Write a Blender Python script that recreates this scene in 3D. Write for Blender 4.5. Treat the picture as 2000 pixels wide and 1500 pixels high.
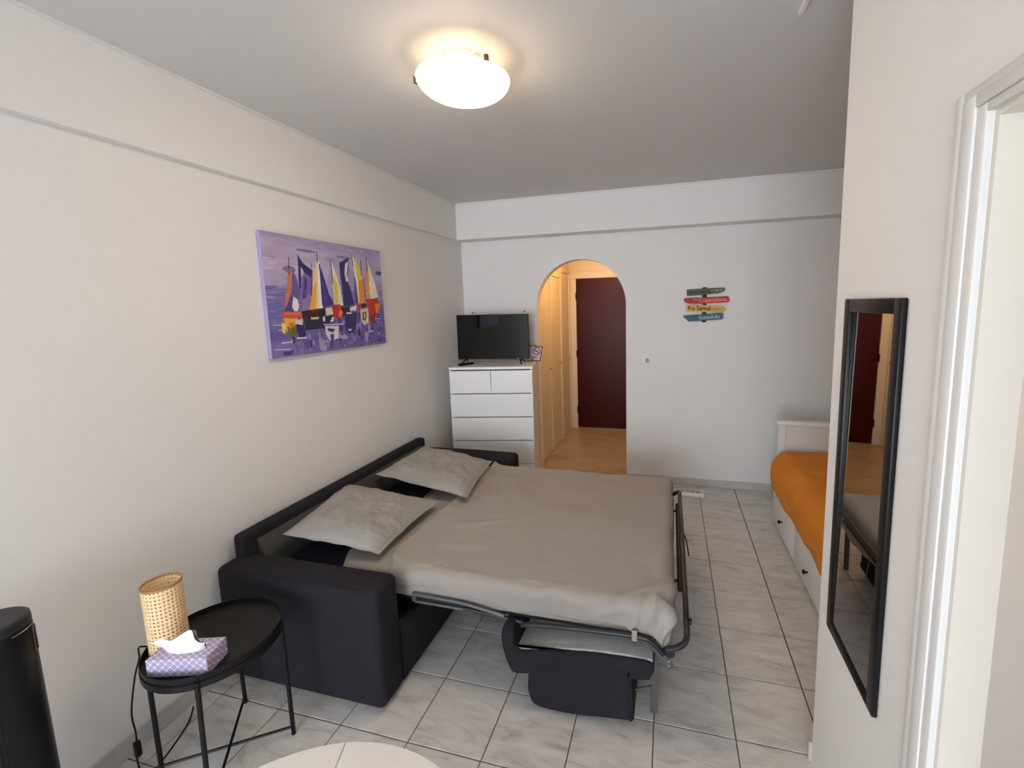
import bpy, bmesh, math, random
from mathutils import Vector, Matrix, noise

# ------------------------------------------------------------------ reset
for o in list(bpy.data.objects):
    bpy.data.objects.remove(o, do_unlink=True)
scene = bpy.context.scene
col = scene.collection
random.seed(7)
PI = math.pi

# ------------------------------------------------------------------ camera
W_IMG, H_IMG = 2000, 1500
YAW, PITCH, ROLL = 0.26214, 0.12605, -0.02463
FPX, CXP, CYP, CAM_Z = 865.5, 1078.35, 706.63, 1.805
_f = Vector((-math.sin(YAW) * math.cos(PITCH), math.cos(YAW) * math.cos(PITCH), -math.sin(PITCH)))
_r0 = Vector((math.cos(YAW), math.sin(YAW), 0))
_u0 = _r0.cross(_f)
_c, _s = math.cos(ROLL), math.sin(ROLL)
RIGHT = _c * _r0 + _s * _u0
UP = -_s * _r0 + _c * _u0
FWD = _f
CAM = Vector((0, 0, CAM_Z))
cam_data = bpy.data.cameras.new('camera')
cam = bpy.data.objects.new('camera', cam_data)
col.objects.link(cam)
m = Matrix.Identity(4)
for i in range(3):
    m[i][0] = RIGHT[i]; m[i][1] = UP[i]; m[i][2] = -FWD[i]; m[i][3] = CAM[i]
cam.matrix_world = m
cam_data.sensor_width = 36
cam_data.lens = FPX / W_IMG * 36
cam_data.shift_x = -(CXP - W_IMG / 2) / W_IMG
cam_data.shift_y = (CYP - H_IMG / 2) / W_IMG
cam_data.clip_start = 0.02
scene.camera = cam


def on(px, py, axis, val):
    """point where the photo pixel's ray meets the plane axis = val"""
    d = RIGHT * ((px - CXP) / FPX) - UP * ((py - CYP) / FPX) + FWD
    i = 'xyz'.index(axis)
    t = (val - CAM[i]) / d[i]
    return CAM + t * d


# ------------------------------------------------------------------ world, daylight, exposure
world = bpy.data.worlds.new('world')
scene.world = world
world.use_nodes = True
bg = world.node_tree.nodes['Background']
bg.inputs[0].default_value = (0.84, 0.91, 1.0, 1)
bg.inputs[1].default_value = 8.6
vs = scene.view_settings
vs.view_transform = 'Standard'
vs.look = 'None'
vs.exposure = 0.54
vs.gamma = 1.0
vs.use_curve_mapping = False

# main dimensions (metres)
XW, XB = -2.151, -2.107          # left wall, left beam face
YW, YB = 4.415, 4.232            # back wall, back beam face
ZB, ZC = 2.490, 2.845            # beam underside, ceiling
XR = 0.55                        # right partition face
YR = -4.60                       # rear wall with added balcony opening
YP = 1.73                        # far end of the right partition
XN = 1.80                        # right wall of the bed nook
WIN = (-2.05, 0.45, 0.06, 2.45)  # added balcony opening x0,x1,z0,z1

portal = bpy.data.lights.new('balcony_daylight', 'AREA')
portal.shape = 'RECTANGLE'
portal.size = WIN[1] - WIN[0]
portal.size_y = WIN[3] - WIN[2]
portal.cycles.is_portal = True
po = bpy.data.objects.new('balcony_daylight', portal)
col.objects.link(po)
po.location = ((WIN[0] + WIN[1]) / 2, YR - 0.02, (WIN[2] + WIN[3]) / 2)
po.rotation_euler = (PI / 2, 0, PI)


# ------------------------------------------------------------------ materials
def lin(c):
    return tuple(((v / 255) / 12.92 if v / 255 <= 0.04045 else ((v / 255 + 0.055) / 1.055) ** 2.4) for v in c)


def mat(name, rgb, rough=0.6, metal=0.0, spec=0.5, bump=0.0, bscale=80, var=0.0, vscale=6, **kw):
    mt = bpy.data.materials.new(name)
    mt.use_nodes = True
    nt = mt.node_tree
    b = nt.nodes['Principled BSDF']
    b.inputs['Base Color'].default_value = (*rgb, 1)
    b.inputs['Roughness'].default_value = rough
    b.inputs['Metallic'].default_value = metal
    b.inputs['Specular IOR Level'].default_value = spec
    for k, v in kw.items():
        b.inputs[k].default_value = v
    tc = nt.nodes.new('ShaderNodeTexCoord')
    if var:
        n = nt.nodes.new('ShaderNodeTexNoise')
        n.inputs['Scale'].default_value = vscale
        n.inputs['Detail'].default_value = 4
        nt.links.new(tc.outputs['Object'], n.inputs['Vector'])
        mx = nt.nodes.new('ShaderNodeMix')
        mx.data_type = 'RGBA'
        mx.inputs[6].default_value = (*[max(0, c * (1 - var)) for c in rgb], 1)
        mx.inputs[7].default_value = (*[min(1, c * (1 + var)) for c in rgb], 1)
        nt.links.new(n.outputs['Fac'], mx.inputs[0])
        nt.links.new(mx.outputs[2], b.inputs['Base Color'])
    if bump:
        n = nt.nodes.new('ShaderNodeTexNoise')
        n.inputs['Scale'].default_value = bscale
        n.inputs['Detail'].default_value = 5
        nt.links.new(tc.outputs['Object'], n.inputs['Vector'])
        bp = nt.nodes.new('ShaderNodeBump')
        bp.inputs['Strength'].default_value = bump
        bp.inputs['Distance'].default_value = 0.01
        nt.links.new(n.outputs['Fac'], bp.inputs['Height'])
        nt.links.new(bp.outputs['Normal'], b.inputs['Normal'])
    return mt


def emis(name, rgb, strength):
    mt = bpy.data.materials.new(name)
    mt.use_nodes = True
    b = mt.node_tree.nodes['Principled BSDF']
    b.inputs['Base Color'].default_value = (0.9, 0.88, 0.84, 1)
    b.inputs['Emission Color'].default_value = (*rgb, 1)
    b.inputs['Emission Strength'].default_value = strength
    b.inputs['Roughness'].default_value = 0.3
    return mt


def tile_material(name='marbled_grey_tile', cols=((0.41, 0.39, 0.375), (0.61, 0.585, 0.56), (0.74, 0.715, 0.685)), sc=(4.0, 13.0, 4.0)):
    mt = bpy.data.materials.new(name)
    mt.use_nodes = True
    nt = mt.node_tree
    b = nt.nodes['Principled BSDF']
    b.inputs['Roughness'].default_value = 0.3
    tc = nt.nodes.new('ShaderNodeTexCoord')
    oi = nt.nodes.new('ShaderNodeObjectInfo')
    mul = nt.nodes.new('ShaderNodeVectorMath'); mul.operation = 'MULTIPLY_ADD'
    comb = nt.nodes.new('ShaderNodeCombineXYZ')
    for i in range(3):
        nt.links.new(oi.outputs['Random'], comb.inputs[i])
    nt.links.new(comb.outputs[0], mul.inputs[0])
    mul.inputs[1].default_value = (37, 53, 11)
    nt.links.new(tc.outputs['Object'], mul.inputs[2])
    mp = nt.nodes.new('ShaderNodeMapping')
    mp.inputs['Rotation'].default_value = (0, 0, 0.35)
    mp.inputs['Scale'].default_value = sc
    nt.links.new(mul.outputs[0], mp.inputs['Vector'])
    n1 = nt.nodes.new('ShaderNodeTexNoise')
    n1.inputs['Scale'].default_value = 1.0
    n1.inputs['Detail'].default_value = 7
    n1.inputs['Roughness'].default_value = 0.62
    n1.inputs['Distortion'].default_value = 1.3
    nt.links.new(mp.outputs[0], n1.inputs['Vector'])
    r = nt.nodes.new('ShaderNodeValToRGB')
    e = r.color_ramp.elements
    e[0].position = 0.28; e[0].color = (*cols[0], 1)
    e[1].position = 0.68; e[1].color = (*cols[2], 1)
    k = e.new(0.44); k.color = (*cols[1], 1)
    nt.links.new(n1.outputs['Fac'], r.inputs[0])
    nt.links.new(r.outputs[0], b.inputs['Base Color'])
    return mt


def wood_like(name, a, b_, rough=0.35, scale=(2, 2, 22)):
    mt = bpy.data.materials.new(name)
    mt.use_nodes = True
    nt = mt.node_tree
    b = nt.nodes['Principled BSDF']
    b.inputs['Roughness'].default_value = rough
    tc = nt.nodes.new('ShaderNodeTexCoord')
    mp = nt.nodes.new('ShaderNodeMapping')
    mp.inputs['Scale'].default_value = scale
    nt.links.new(tc.outputs['Object'], mp.inputs['Vector'])
    n1 = nt.nodes.new('ShaderNodeTexNoise')
    n1.inputs['Scale'].default_value = 1.5
    n1.inputs['Detail'].default_value = 6
    nt.links.new(mp.outputs[0], n1.inputs['Vector'])
    mx = nt.nodes.new('ShaderNodeMix'); mx.data_type = 'RGBA'
    mx.inputs[6].default_value = (*a, 1); mx.inputs[7].default_value = (*b_, 1)
    nt.links.new(n1.outputs['Fac'], mx.inputs[0])
    nt.links.new(mx.outputs[2], b.inputs['Base Color'])
    return mt


def vcol_material(name, rough=0.45):
    mt = bpy.data.materials.new(name)
    mt.use_nodes = True
    nt = mt.node_tree
    b = nt.nodes['Principled BSDF']
    b.inputs['Roughness'].default_value = rough
    a = nt.nodes.new('ShaderNodeVertexColor')
    a.layer_name = 'paint'
    nt.links.new(a.outputs['Color'], b.inputs['Base Color'])
    return mt


def tissue_pattern(name):
    mt = bpy.data.materials.new(name)
    mt.use_nodes = True
    nt = mt.node_tree
    b = nt.nodes['Principled BSDF']
    b.inputs['Roughness'].default_value = 0.5
    tc = nt.nodes.new('ShaderNodeTexCoord')
    sep = nt.nodes.new('ShaderNodeSeparateXYZ')
    nt.links.new(tc.outputs['Object'], sep.inputs[0])

    def M(op, a, b2=None):
        n = nt.nodes.new('ShaderNodeMath'); n.operation = op
        for i, v in enumerate((a, b2)):
            if v is None: continue
            if isinstance(v, (int, float)): n.inputs[i].default_value = v
            else: nt.links.new(v, n.inputs[i])
        return n.outputs[0]
    yz = M('ADD', sep.outputs[1], sep.outputs[2])
    xs = M('ADD', M('MULTIPLY', sep.outputs[0], 2 * PI / 0.027), M('MULTIPLY', sep.outputs[1], 2 * PI / 0.045))
    cx = M('COSINE', xs)
    cy = M('COSINE', M('MULTIPLY', yz, 2 * PI / 0.027))
    s = M('ABSOLUTE', M('ADD', cx, cy))
    fac = M('LESS_THAN', s, 0.26)
    mx = nt.nodes.new('ShaderNodeMix'); mx.data_type = 'RGBA'
    mx.inputs[6].default_value = (*lin((176, 164, 196)), 1)
    mx.inputs[7].default_value = (*lin((236, 228, 246)), 1)
    nt.links.new(fac, mx.inputs[0])
    nt.links.new(mx.outputs[2], b.inputs['Base Color'])
    return mt


M_ = {}
M_['wall'] = mat('painted_plaster', (0.81, 0.79, 0.77), 0.75, bump=0.05, bscale=70, var=0.02, vscale=2)
M_['ceil'] = mat('ceiling_paint', (0.68, 0.67, 0.66), 0.7, bump=0.04, bscale=30)
M_['trimw'] = mat('white_gloss_trim', (0.78, 0.77, 0.755), 0.4, bump=0.04, bscale=40)
M_['hall'] = mat('hall_cream_paint', (0.74, 0.70, 0.62), 0.5, bump=0.05, bscale=40)
M_['tile'] = tile_material()
M_['halltile'] = tile_material('brown_marbled_floor', ((0.24, 0.185, 0.14), (0.42, 0.345, 0.27), (0.50, 0.42, 0.34)), (2.5, 6, 4))
M_['grout'] = mat('dark_grout', (0.10, 0.095, 0.09), 0.9, bump=0.2, bscale=200)
M_['skirt'] = mat('grey_tile_skirting', (0.52, 0.50, 0.48), 0.35, var=0.2, vscale=12)
M_['reddoor'] = wood_like('dark_mahogany_gloss', (0.040, 0.002, 0.0025), (0.048, 0.003, 0.003), 0.36, (6, 6, 0.8))
M_['reddoor'].node_tree.nodes['Principled BSDF'].inputs['Specular IOR Level'].default_value = 0.2
M_['steel'] = mat('brushed_steel', (0.55, 0.55, 0.55), 0.3, 1.0)
M_['dkmetal'] = mat('dark_grey_metal', (0.030, 0.030, 0.033), 0.4, 0.5)
M_['grmetal'] = mat('grey_painted_metal', (0.12, 0.12, 0.125), 0.45, 0.4)
M_['brass'] = mat('bronze_clip', (0.25, 0.17, 0.07), 0.35, 1.0)
M_['fabric'] = mat('charcoal_fabric', (0.021, 0.020, 0.026), 0.95, spec=0.2, bump=0.35, bscale=420, var=0.25, vscale=300)
M_['lining'] = mat('grey_lining', (0.085, 0.083, 0.08), 0.9, spec=0.2, bump=0.3, bscale=300)
M_['felt'] = mat('pale_grey_felt', (0.40, 0.40, 0.39), 0.95, bump=0.5, bscale=120, var=0.12, vscale=60)
M_['navy'] = mat('navy_mattress_cover', (0.010, 0.010, 0.020), 0.9, spec=0.2, bump=0.3, bscale=30)
M_['sheet'] = mat('grey_cotton', (0.375, 0.345, 0.315), 0.9, spec=0.2, bump=0.10, bscale=24, var=0.05, vscale=4)
M_['pillow'] = mat('grey_pillow_cotton', (0.345, 0.33, 0.31), 0.9, spec=0.2, bump=0.15, bscale=22)
M_['white'] = mat('white_foil', (0.80, 0.79, 0.775), 0.35)
M_['whitegl'] = mat('white_lacquer', (0.86, 0.86, 0.86), 0.25)
M_['orange'] = mat('orange_duvet_cotton', lin((224, 140, 52)), 0.9, spec=0.2, bump=0.15, bscale=20, var=0.06, vscale=5)
M_['black'] = mat('black_plastic', (0.006, 0.006, 0.007), 0.35, spec=0.25)
M_['blackpow'] = mat('black_powder_coat', (0.008, 0.008, 0.009), 0.42, spec=0.25)
M_['blackwood'] = mat('black_frame_wood', (0.006, 0.006, 0.007), 0.35, spec=0.22)
M_['screen'] = mat('dark_screen', (0.002, 0.002, 0.003), 0.05, spec=0.4)
M_['mirror'] = mat('mirror_glass', (0.62, 0.60, 0.57), 0.015, 1.0)
M_['cane'] = mat('rattan_cane', lin((250, 216, 168)), 0.55, var=0.05, vscale=90)
M_['canedk'] = mat('bamboo_rim', lin((176, 128, 82)), 0.5)
M_['tissuebox'] = tissue_pattern('lavender_lattice_card')
M_['tissue'] = mat('white_tissue_paper', (0.85, 0.86, 0.88), 0.9, bump=0.2, bscale=40)
M_['paint'] = vcol_material('acrylic_paint')
M_['canvas'] = mat('canvas_edge', lin((160, 150, 190)), 0.7)
M_['sgreen'] = mat('sign_green', lin((84, 92, 66)), 0.6, var=0.25, vscale=14)
M_['sred'] = mat('sign_red', lin((176, 40, 40)), 0.6, var=0.2, vscale=14)
M_['syellow'] = mat('sign_yellow', lin((222, 178, 92)), 0.6, var=0.12, vscale=14)
M_['sblue'] = mat('sign_blue', lin((66, 96, 112)), 0.6, var=0.2, vscale=14)
M_['txtdark'] = mat('dark_brown_lettering', lin((50, 34, 22)), 0.7)
M_['txtolive'] = mat('olive_lettering', lin((52, 50, 26)), 0.7)
M_['txtgold'] = mat('ochre_lettering', lin((150, 100, 20)), 0.7)
M_['txtpale'] = mat('pale_lettering', lin((176, 190, 170)), 0.7)
M_['txtpink'] = mat('salmon_lettering', lin((246, 150, 116)), 0.7)
M_['txtblue'] = mat('pale_blue_lettering', lin((176, 196, 206)), 0.7)
M_['signcard'] = mat('pale_card', lin((214, 190, 200)), 0.5)
M_['signred'] = mat('maroon_print', lin((110, 30, 40)), 0.5)
M_['glasslamp'] = emis('lit_opal_glass', (1.0, 0.79, 0.56), 21.0)
M_['glowblock'] = mat('glow_blocker_white', (0.8, 0.76, 0.68), 0.4)  # for the bowl that stops the lamp dish glowing upwards
M_['addedbulb'] = emis('added_warm_bulb', (1.0, 0.60, 0.22), 6.0)


# ------------------------------------------------------------------ mesh helpers
def box(bm, x0, x1, y0, y1, z0, z1, bev=0.0, seg=2):
    r = bmesh.ops.create_cube(bm, size=1.0)
    vs_ = r['verts']
    for v in vs_:
        v.co = Vector(((x0 + x1) / 2 + v.co.x * (x1 - x0), (y0 + y1) / 2 + v.co.y * (y1 - y0), (z0 + z1) / 2 + v.co.z * (z1 - z0)))
    if bev:
        es = {e for v in vs_ for e in v.link_edges}
        bmesh.ops.bevel(bm, geom=list(es), offset=bev, segments=seg, profile=0.5, affect='EDGES')


def frames(pts):
    out = []
    n = len(pts)
    up = Vector((0, 0, 1))
    prev = None
    for i in range(n):
        t = (pts[min(i + 1, n - 1)] - pts[max(i - 1, 0)]).normalized()
        if prev is None:
            a = t.cross(up)
            if a.length < 1e-3: a = t.cross(Vector((1, 0, 0)))
            a.normalize()
        else:
            a = prev - t * prev.dot(t)
            a.normalize()
        prev = a
        out.append((a, t.cross(a)))
    return out


def smooth_path(pts, k=6):
    pts = [Vector(p) for p in pts]
    if len(pts) < 3: return pts
    res = []
    P = [pts[0]] + pts + [pts[-1]]
    for i in range(1, len(P) - 2):
        for j in range(k):
            t = j / k
            p0, p1, p2, p3 = P[i - 1], P[i], P[i + 1], P[i + 2]
            res.append(0.5 * ((2 * p1) + (p2 - p0) * t + (2 * p0 - 5 * p1 + 4 * p2 - p3) * t * t + (3 * p1 - p0 - 3 * p2 + p3) * t ** 3))
    res.append(pts[-1])
    return res


def tube(bm, pts, r, n=8, smooth=True, r2=None):
    pts = smooth_path(pts) if smooth else [Vector(p) for p in pts]
    fr = frames(pts)
    rings = []
    for i, (p, (a, b)) in enumerate(zip(pts, fr)):
        rr = r if r2 is None else r + (r2 - r) * i / (len(pts) - 1)
        rings.append([bm.verts.new(p + a * (rr * math.cos(2 * PI * k / n)) + b * (rr * math.sin(2 * PI * k / n))) for k in range(n)])
    for A, B in zip(rings, rings[1:]):
        for k in range(n):
            bm.faces.new((A[k], A[(k + 1) % n], B[(k + 1) % n], B[k]))
    bm.faces.new(rings[0][::-1])
    bm.faces.new(rings[-1])


def lathe(bm, prof, c=(0, 0, 0), n=32, cap=True):
    rings = []
    for r, z in prof:
        if r < 1e-5:
            rings.append([bm.verts.new((c[0], c[1], c[2] + z))])
        else:
            rings.append([bm.verts.new((c[0] + r * math.cos(2 * PI * k / n), c[1] + r * math.sin(2 * PI * k / n), c[2] + z)) for k in range(n)])
    for A, B in zip(rings, rings[1:]):
        for k in range(n):
            k2 = (k + 1) % n
            if len(A) == 1 and len(B) == 1: continue
            if len(A) == 1: bm.faces.new((A[0], B[k], B[k2]))
            elif len(B) == 1: bm.faces.new((A[k], A[k2], B[0]))
            else: bm.faces.new((A[k], A[k2], B[k2], B[k]))
    if cap:
        if len(rings[0]) > 1: bm.faces.new(rings[0][::-1])
        if len(rings[-1]) > 1: bm.faces.new(rings[-1])


def extrude_poly(bm, pts, d, bev=0.0, seg=2):
    """pts: 3D loop, extruded by vector d"""
    d = Vector(d)
    a = [bm.verts.new(Vector(p)) for p in pts]
    b = [bm.verts.new(Vector(p) + d) for p in pts]
    fs = [bm.faces.new(a), bm.faces.new(b[::-1])]
    n = len(a)
    for i in range(n):
        fs.append(bm.faces.new((a[(i + 1) % n], a[i], b[i], b[(i + 1) % n])))
    bmesh.ops.recalc_face_normals(bm, faces=fs)
    if bev:
        es = {e for f in fs[:2] for e in f.edges}
        bmesh.ops.bevel(bm, geom=list(es), offset=bev, segments=seg, profile=0.5, affect='EDGES')


def round_loop(pts, k=5):
    """closed Catmull-Rom through 2D points"""
    n = len(pts)
    out = []
    for i in range(n):
        p0, p1, p2, p3 = (Vector(pts[(i + j) % n]) for j in (-1, 0, 1, 2))
        for j in range(k):
            t = j / k
            out.append(0.5 * ((2 * p1) + (p2 - p0) * t + (2 * p0 - 5 * p1 + 4 * p2 - p3) * t * t + (3 * p1 - p0 - 3 * p2 + p3) * t ** 3))
    return out


def text_bm(bm, s, size, origin, right, up, width=None, thick=0.0008, bold=0.0):
    """flat extruded lettering; origin = left baseline"""
    cu = bpy.data.curves.new('t', 'FONT')
    cu.body = s; cu.size = size; cu.extrude = thick; cu.offset = bold
    ob = bpy.data.objects.new('t', cu)
    col.objects.link(ob)
    bpy.context.view_layer.update()
    me = bpy.data.meshes.new_from_object(ob)
    xs = [v.co.x for v in me.vertices] or [0, 1]
    w = max(xs) - min(xs)
    sx = (width / w) if width else 1.0
    R_, U_ = Vector(right).normalized(), Vector(up).normalized()
    N_ = R_.cross(U_)
    O_ = Vector(origin)
    x0 = min(xs)
    vv = [bm.verts.new(O_ + R_ * ((v.co.x - x0) * sx) + U_ * v.co.y + N_ * v.co.z) for v in me.vertices]
    for p in me.polygons:
        try: bm.faces.new([vv[i] for i in p.vertices])
        except ValueError: pass
    bpy.data.objects.remove(ob, do_unlink=True)
    bpy.data.curves.remove(cu)
    bpy.data.meshes.remove(me)


# ------------------------------------------------------------------ object helpers
def link_mesh(name, bm, material, smooth=30):
    bmesh.ops.recalc_face_normals(bm, faces=bm.faces)
    me = bpy.data.meshes.new(name)
    bm.to_mesh(me); bm.free()
    if smooth:
        me.shade_smooth()
        me.set_sharp_from_angle(angle=math.radians(smooth))
    if material: me.materials.append(M_[material] if isinstance(material, str) else material)
    ob = bpy.data.objects.new(name, me)
    col.objects.link(ob)
    return ob


def recenter(ob, base=None):
    me = ob.data
    if base is None:
        xs = [v.co for v in me.vertices]
        mn = Vector([min(c[i] for c in xs) for i in range(3)]); mx = Vector([max(c[i] for c in xs) for i in range(3)])
        base = Vector(((mn.x + mx.x) / 2, (mn.y + mx.y) / 2, mn.z))
    me.transform(Matrix.Translation(-Vector(base)))
    ob.location = base


def tag(o, label, cat, group=None, kind=None):
    o['label'] = label
    o['category'] = cat
    if group: o['group'] = group
    if kind: o['kind'] = kind
    return o


def thing(name, label, cat, loc=(0, 0, 0), rz=0.0, group=None):
    o = bpy.data.objects.new(name, None)
    o.empty_display_size = 0.1
    col.objects.link(o)
    o.location = loc
    o.rotation_euler = (0, 0, rz)
    return tag(o, label, cat, group)


def part(name, bm, material, parent, local=False, label=None, smooth=30):
    """part in world coordinates (local=False) or already in the parent's own frame"""
    ob = link_mesh(name, bm, material, smooth)
    if not local:
        r = parent
        mw = Matrix.Identity(4)
        chain = []
        while r is not None:
            chain.append(r); r = r.parent
        for q in reversed(chain):
            mw = mw @ q.matrix_basis if False else mw @ (Matrix.Translation(q.location) @ q.rotation_euler.to_matrix().to_4x4())
        ob.data.transform(mw.inverted())
    ob.parent = parent
    if label: ob['label'] = label
    return ob


def single(name, bm, material, label, cat, group=None, smooth=30):
    ob = link_mesh(name, bm, material, smooth)
    recenter(ob)
    return tag(ob, label, cat, group)


def struct(name, bm, material, label, cat, smooth=0):
    ob = link_mesh(name, bm, material, smooth)
    tag(ob, label, cat, kind='structure')
    return ob


def NB(): return bmesh.new()


def spart(name, bm, material, parent, label=None):
    ob = link_mesh(name, bm, material, 30)
    ob.parent = parent
    if label: ob['label'] = label
    return ob


# ================================================================== ROOM SHELL
T = 0.333                      # floor tile pitch
TX0, TY0 = -1.053, 2.4248      # one joint crossing
YD = 6.30                      # hall door wall
HX0, HX1 = -1.42, -0.28        # hall side walls
bm = NB()
box(bm, -2.3, 2.6, YR - 0.15, YD + 0.15, -0.12, -0.004)
floor = struct('floor', bm, 'grout', 'grey marbled square tile floor with dark joints', 'floor')


def tile_mesh(x0, x1, y0, y1, name='tile'):
    bm = NB()
    g = 0.0022
    w, d = (x1 - x0) / 2 - g, (y1 - y0) / 2 - g
    box(bm, -w, w, -d, d, -0.010, 0.0)
    es = [e for e in bm.edges if all(v.co.z > -0.001 for v in e.verts)]
    bmesh.ops.bevel(bm, geom=es, offset=0.0018, segments=1, affect='EDGES')
    me = bpy.data.meshes.new(name)
    bmesh.ops.recalc_face_normals(bm, faces=bm.faces)
    bm.to_mesh(me); bm.free()
    me.materials.append(M_['tile'])
    return me


tmesh = {}


def lay(x0, x1, y0, y1):
    i0 = math.floor((x0 - TX0) / T); i1 = math.ceil((x1 - TX0) / T)
    j0 = math.floor((y0 - TY0) / T); j1 = math.ceil((y1 - TY0) / T)
    for i in range(i0, i1):
        for j in range(j0, j1):
            a, b = max(x0, TX0 + i * T), min(x1, TX0 + (i + 1) * T)
            c, d = max(y0, TY0 + j * T), min(y1, TY0 + (j + 1) * T)
            if b - a < 0.012 or d - c < 0.012: continue
            key = (round(b - a, 3), round(d - c, 3))
            if key not in tmesh: tmesh[key] = tile_mesh(a, b, c, d)
            o = bpy.data.objects.new('tile', tmesh[key])
            col.objects.link(o)
            o.location = ((a + b) / 2, (c + d) / 2, 0)
            o.parent = floor


lay(XW, XR + 0.06, TY0 - 10 * T, YW)
lay(XR + 0.06, XN, YP, YW)

# kitchen floor beyond the doorway
bm = NB(); box(bm, XR, 2.4, YR, YP - 0.12, -0.004, 0.0)
o = spart('kitchen_floor_covering', bm, 'tile', floor)
bm = NB(); box(bm, HX0, HX1, YW, YD, -0.004, 0.0)
o = spart('hall_floor_covering', bm, 'halltile', floor)
bm = NB(); box(bm, XW, XR, YR, TY0 - 10 * T, -0.004, 0.0)
o = spart('floor_covering', bm, 'tile', floor)

bm = NB(); box(bm, -2.3, 2.6, YR - 0.15, YW + 0.06, ZC, ZC + 0.12)
struct('ceiling', bm, 'ceil', 'smooth white painted ceiling over the living room', 'ceiling')

bm = NB(); box(bm, XW - 0.12, XW, YR - 0.12, YW + 0.12, 0, ZC)
struct('wall_left', bm, 'wall', 'long off-white plaster wall behind the sofa bed', 'wall')

# back wall with arched passage
AX0, AX1, ASP = -1.335, -0.422, 1.80
bm = NB()
rad = (AX1 - AX0) / 2
acx = (AX0 + AX1) / 2
loop = [(XW - 0.1, 0), (AX0, 0), (AX0, ASP)]
loop += [(acx - rad * math.cos(PI * k / 32), ASP + rad * math.sin(PI * k / 32)) for k in range(1, 32)]
loop += [(AX1, ASP), (AX1, 0), (XN + 0.1, 0), (XN + 0.1, ZC), (XW - 0.1, ZC)]
extrude_poly(bm, [(x, YW, z) for x, z in loop], (0, 0.12, 0))
struct('wall_back', bm, 'wall', 'white end wall with the arched passage', 'wall', smooth=25)

bm = NB(); box(bm, XN, XN + 0.1, YP - 0.12, YW + 0.1, 0, ZC)
struct('wall_nook', bm, 'wall', 'side wall of the nook behind the daybed', 'wall')
# partition with doorway : faces the room at XR
DY0, DY1, DZ = 0.13, 1.007, 2.128
bm = NB()
box(bm, XR, XR + 0.055, DY1, YP, 0, ZC)
box(bm, XR, XR + 0.055, YR, DY0, 0, ZC)
box(bm, XR, XR + 0.055, DY0, DY1, DZ, ZC)
struct('wall_right', bm, 'wall', 'white partition wall carrying the tall mirror', 'wall')
bm = NB(); box(bm, XR + 0.055, XN + 0.1, YP - 0.12, YP, 0, ZC)
struct('wall_partition', bm, 'wall', 'partition wall between the kitchen and the bed nook', 'wall')
bm = NB(); box(bm, 2.4, 2.5, YR - 0.1, YP, 0, ZC)
struct('wall_kitchen', bm, 'hall', 'cream far wall of the kitchen seen past the door casing', 'wall')
# unseen rear wall; balcony opening added as the daylight source
bm = NB()
box(bm, XW - 0.1, WIN[0], YR - 0.12, YR, 0, ZC)
box(bm, WIN[1], 2.5, YR - 0.12, YR, 0, ZC)
box(bm, WIN[0], WIN[1], YR - 0.12, YR, WIN[3], ZC)
box(bm, WIN[0], WIN[1], YR - 0.12, YR, 0, WIN[2])
struct('wall_rear', bm, 'wall', 'unseen wall with a wide balcony doorway added for daylight', 'wall')
bm = NB()
for xx in (WIN[0], WIN[1] - 0.05): box(bm, xx, xx + 0.05, YR - 0.09, YR - 0.03, WIN[2], WIN[3])
box(bm, WIN[0] + 0.05, WIN[1] - 0.05, YR - 0.09, YR - 0.03, WIN[3] - 0.05, WIN[3])
box(bm, WIN[0] + 0.05, WIN[1] - 0.05, YR - 0.09, YR - 0.03, WIN[2], WIN[2] + 0.03)
struct('window_1', bm, 'trimw', 'white frame of the unseen balcony doorway added for daylight', 'window frame')

# beams under the ceiling, thin plaster lines
bm = NB(); box(bm, XW, XB, YR, YB, ZB, ZC)
struct('trim_1', bm, 'wall', 'shallow boxed beam along the top of the long wall', 'beam')
bm = NB(); box(bm, XW, XN, YB, YW, ZB, ZC)
struct('trim_2', bm, 'wall', 'boxed beam across the top of the arched end wall', 'beam')
bm = NB(); box(bm, XB, XB + 0.014, YR, YB - 0.014, ZC - 0.012, ZC)
struct('trim_3', bm, 'trimw', 'thin plaster bead where the ceiling meets the long beam', 'moulding')
bm = NB(); box(bm, XB, XN, YB - 0.014, YB, ZC - 0.012, ZC)
struct('trim_4', bm, 'trimw', 'thin plaster bead where the ceiling meets the end beam', 'moulding')
bm = NB(); box(bm, 0.443, 0.457, YR, 1.946, ZC - 0.012, ZC)
struct('trim_5', bm, 'trimw', 'thin plaster bead on the ceiling beside the partition', 'moulding')

# tile skirtings
bm = NB(); box(bm, XW, XW + 0.014, YR, YW, 0, 0.085, 0.002, 1)
struct('baseboard_left', bm, 'skirt', 'grey tile skirting along the long wall', 'skirting')
bm = NB(); box(bm, AX1, XN, YW - 0.012, YW, 0, 0.075, 0.002, 1); box(bm, XW, AX0, YW - 0.012, YW, 0, 0.075, 0.002, 1)
struct('baseboard_back', bm, 'skirt', 'grey tile skirting along the arched end wall', 'skirting')
bm = NB(); box(bm, XR - 0.010, XR + 0.6, YP, YP + 0.012, 0, 0.085, 0.002, 1)
struct('baseboard_right', bm, 'skirt', 'grey tile skirting round the end of the partition', 'skirting')

# door casing of the kitchen doorway (facing the room)
bm = NB()


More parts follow.
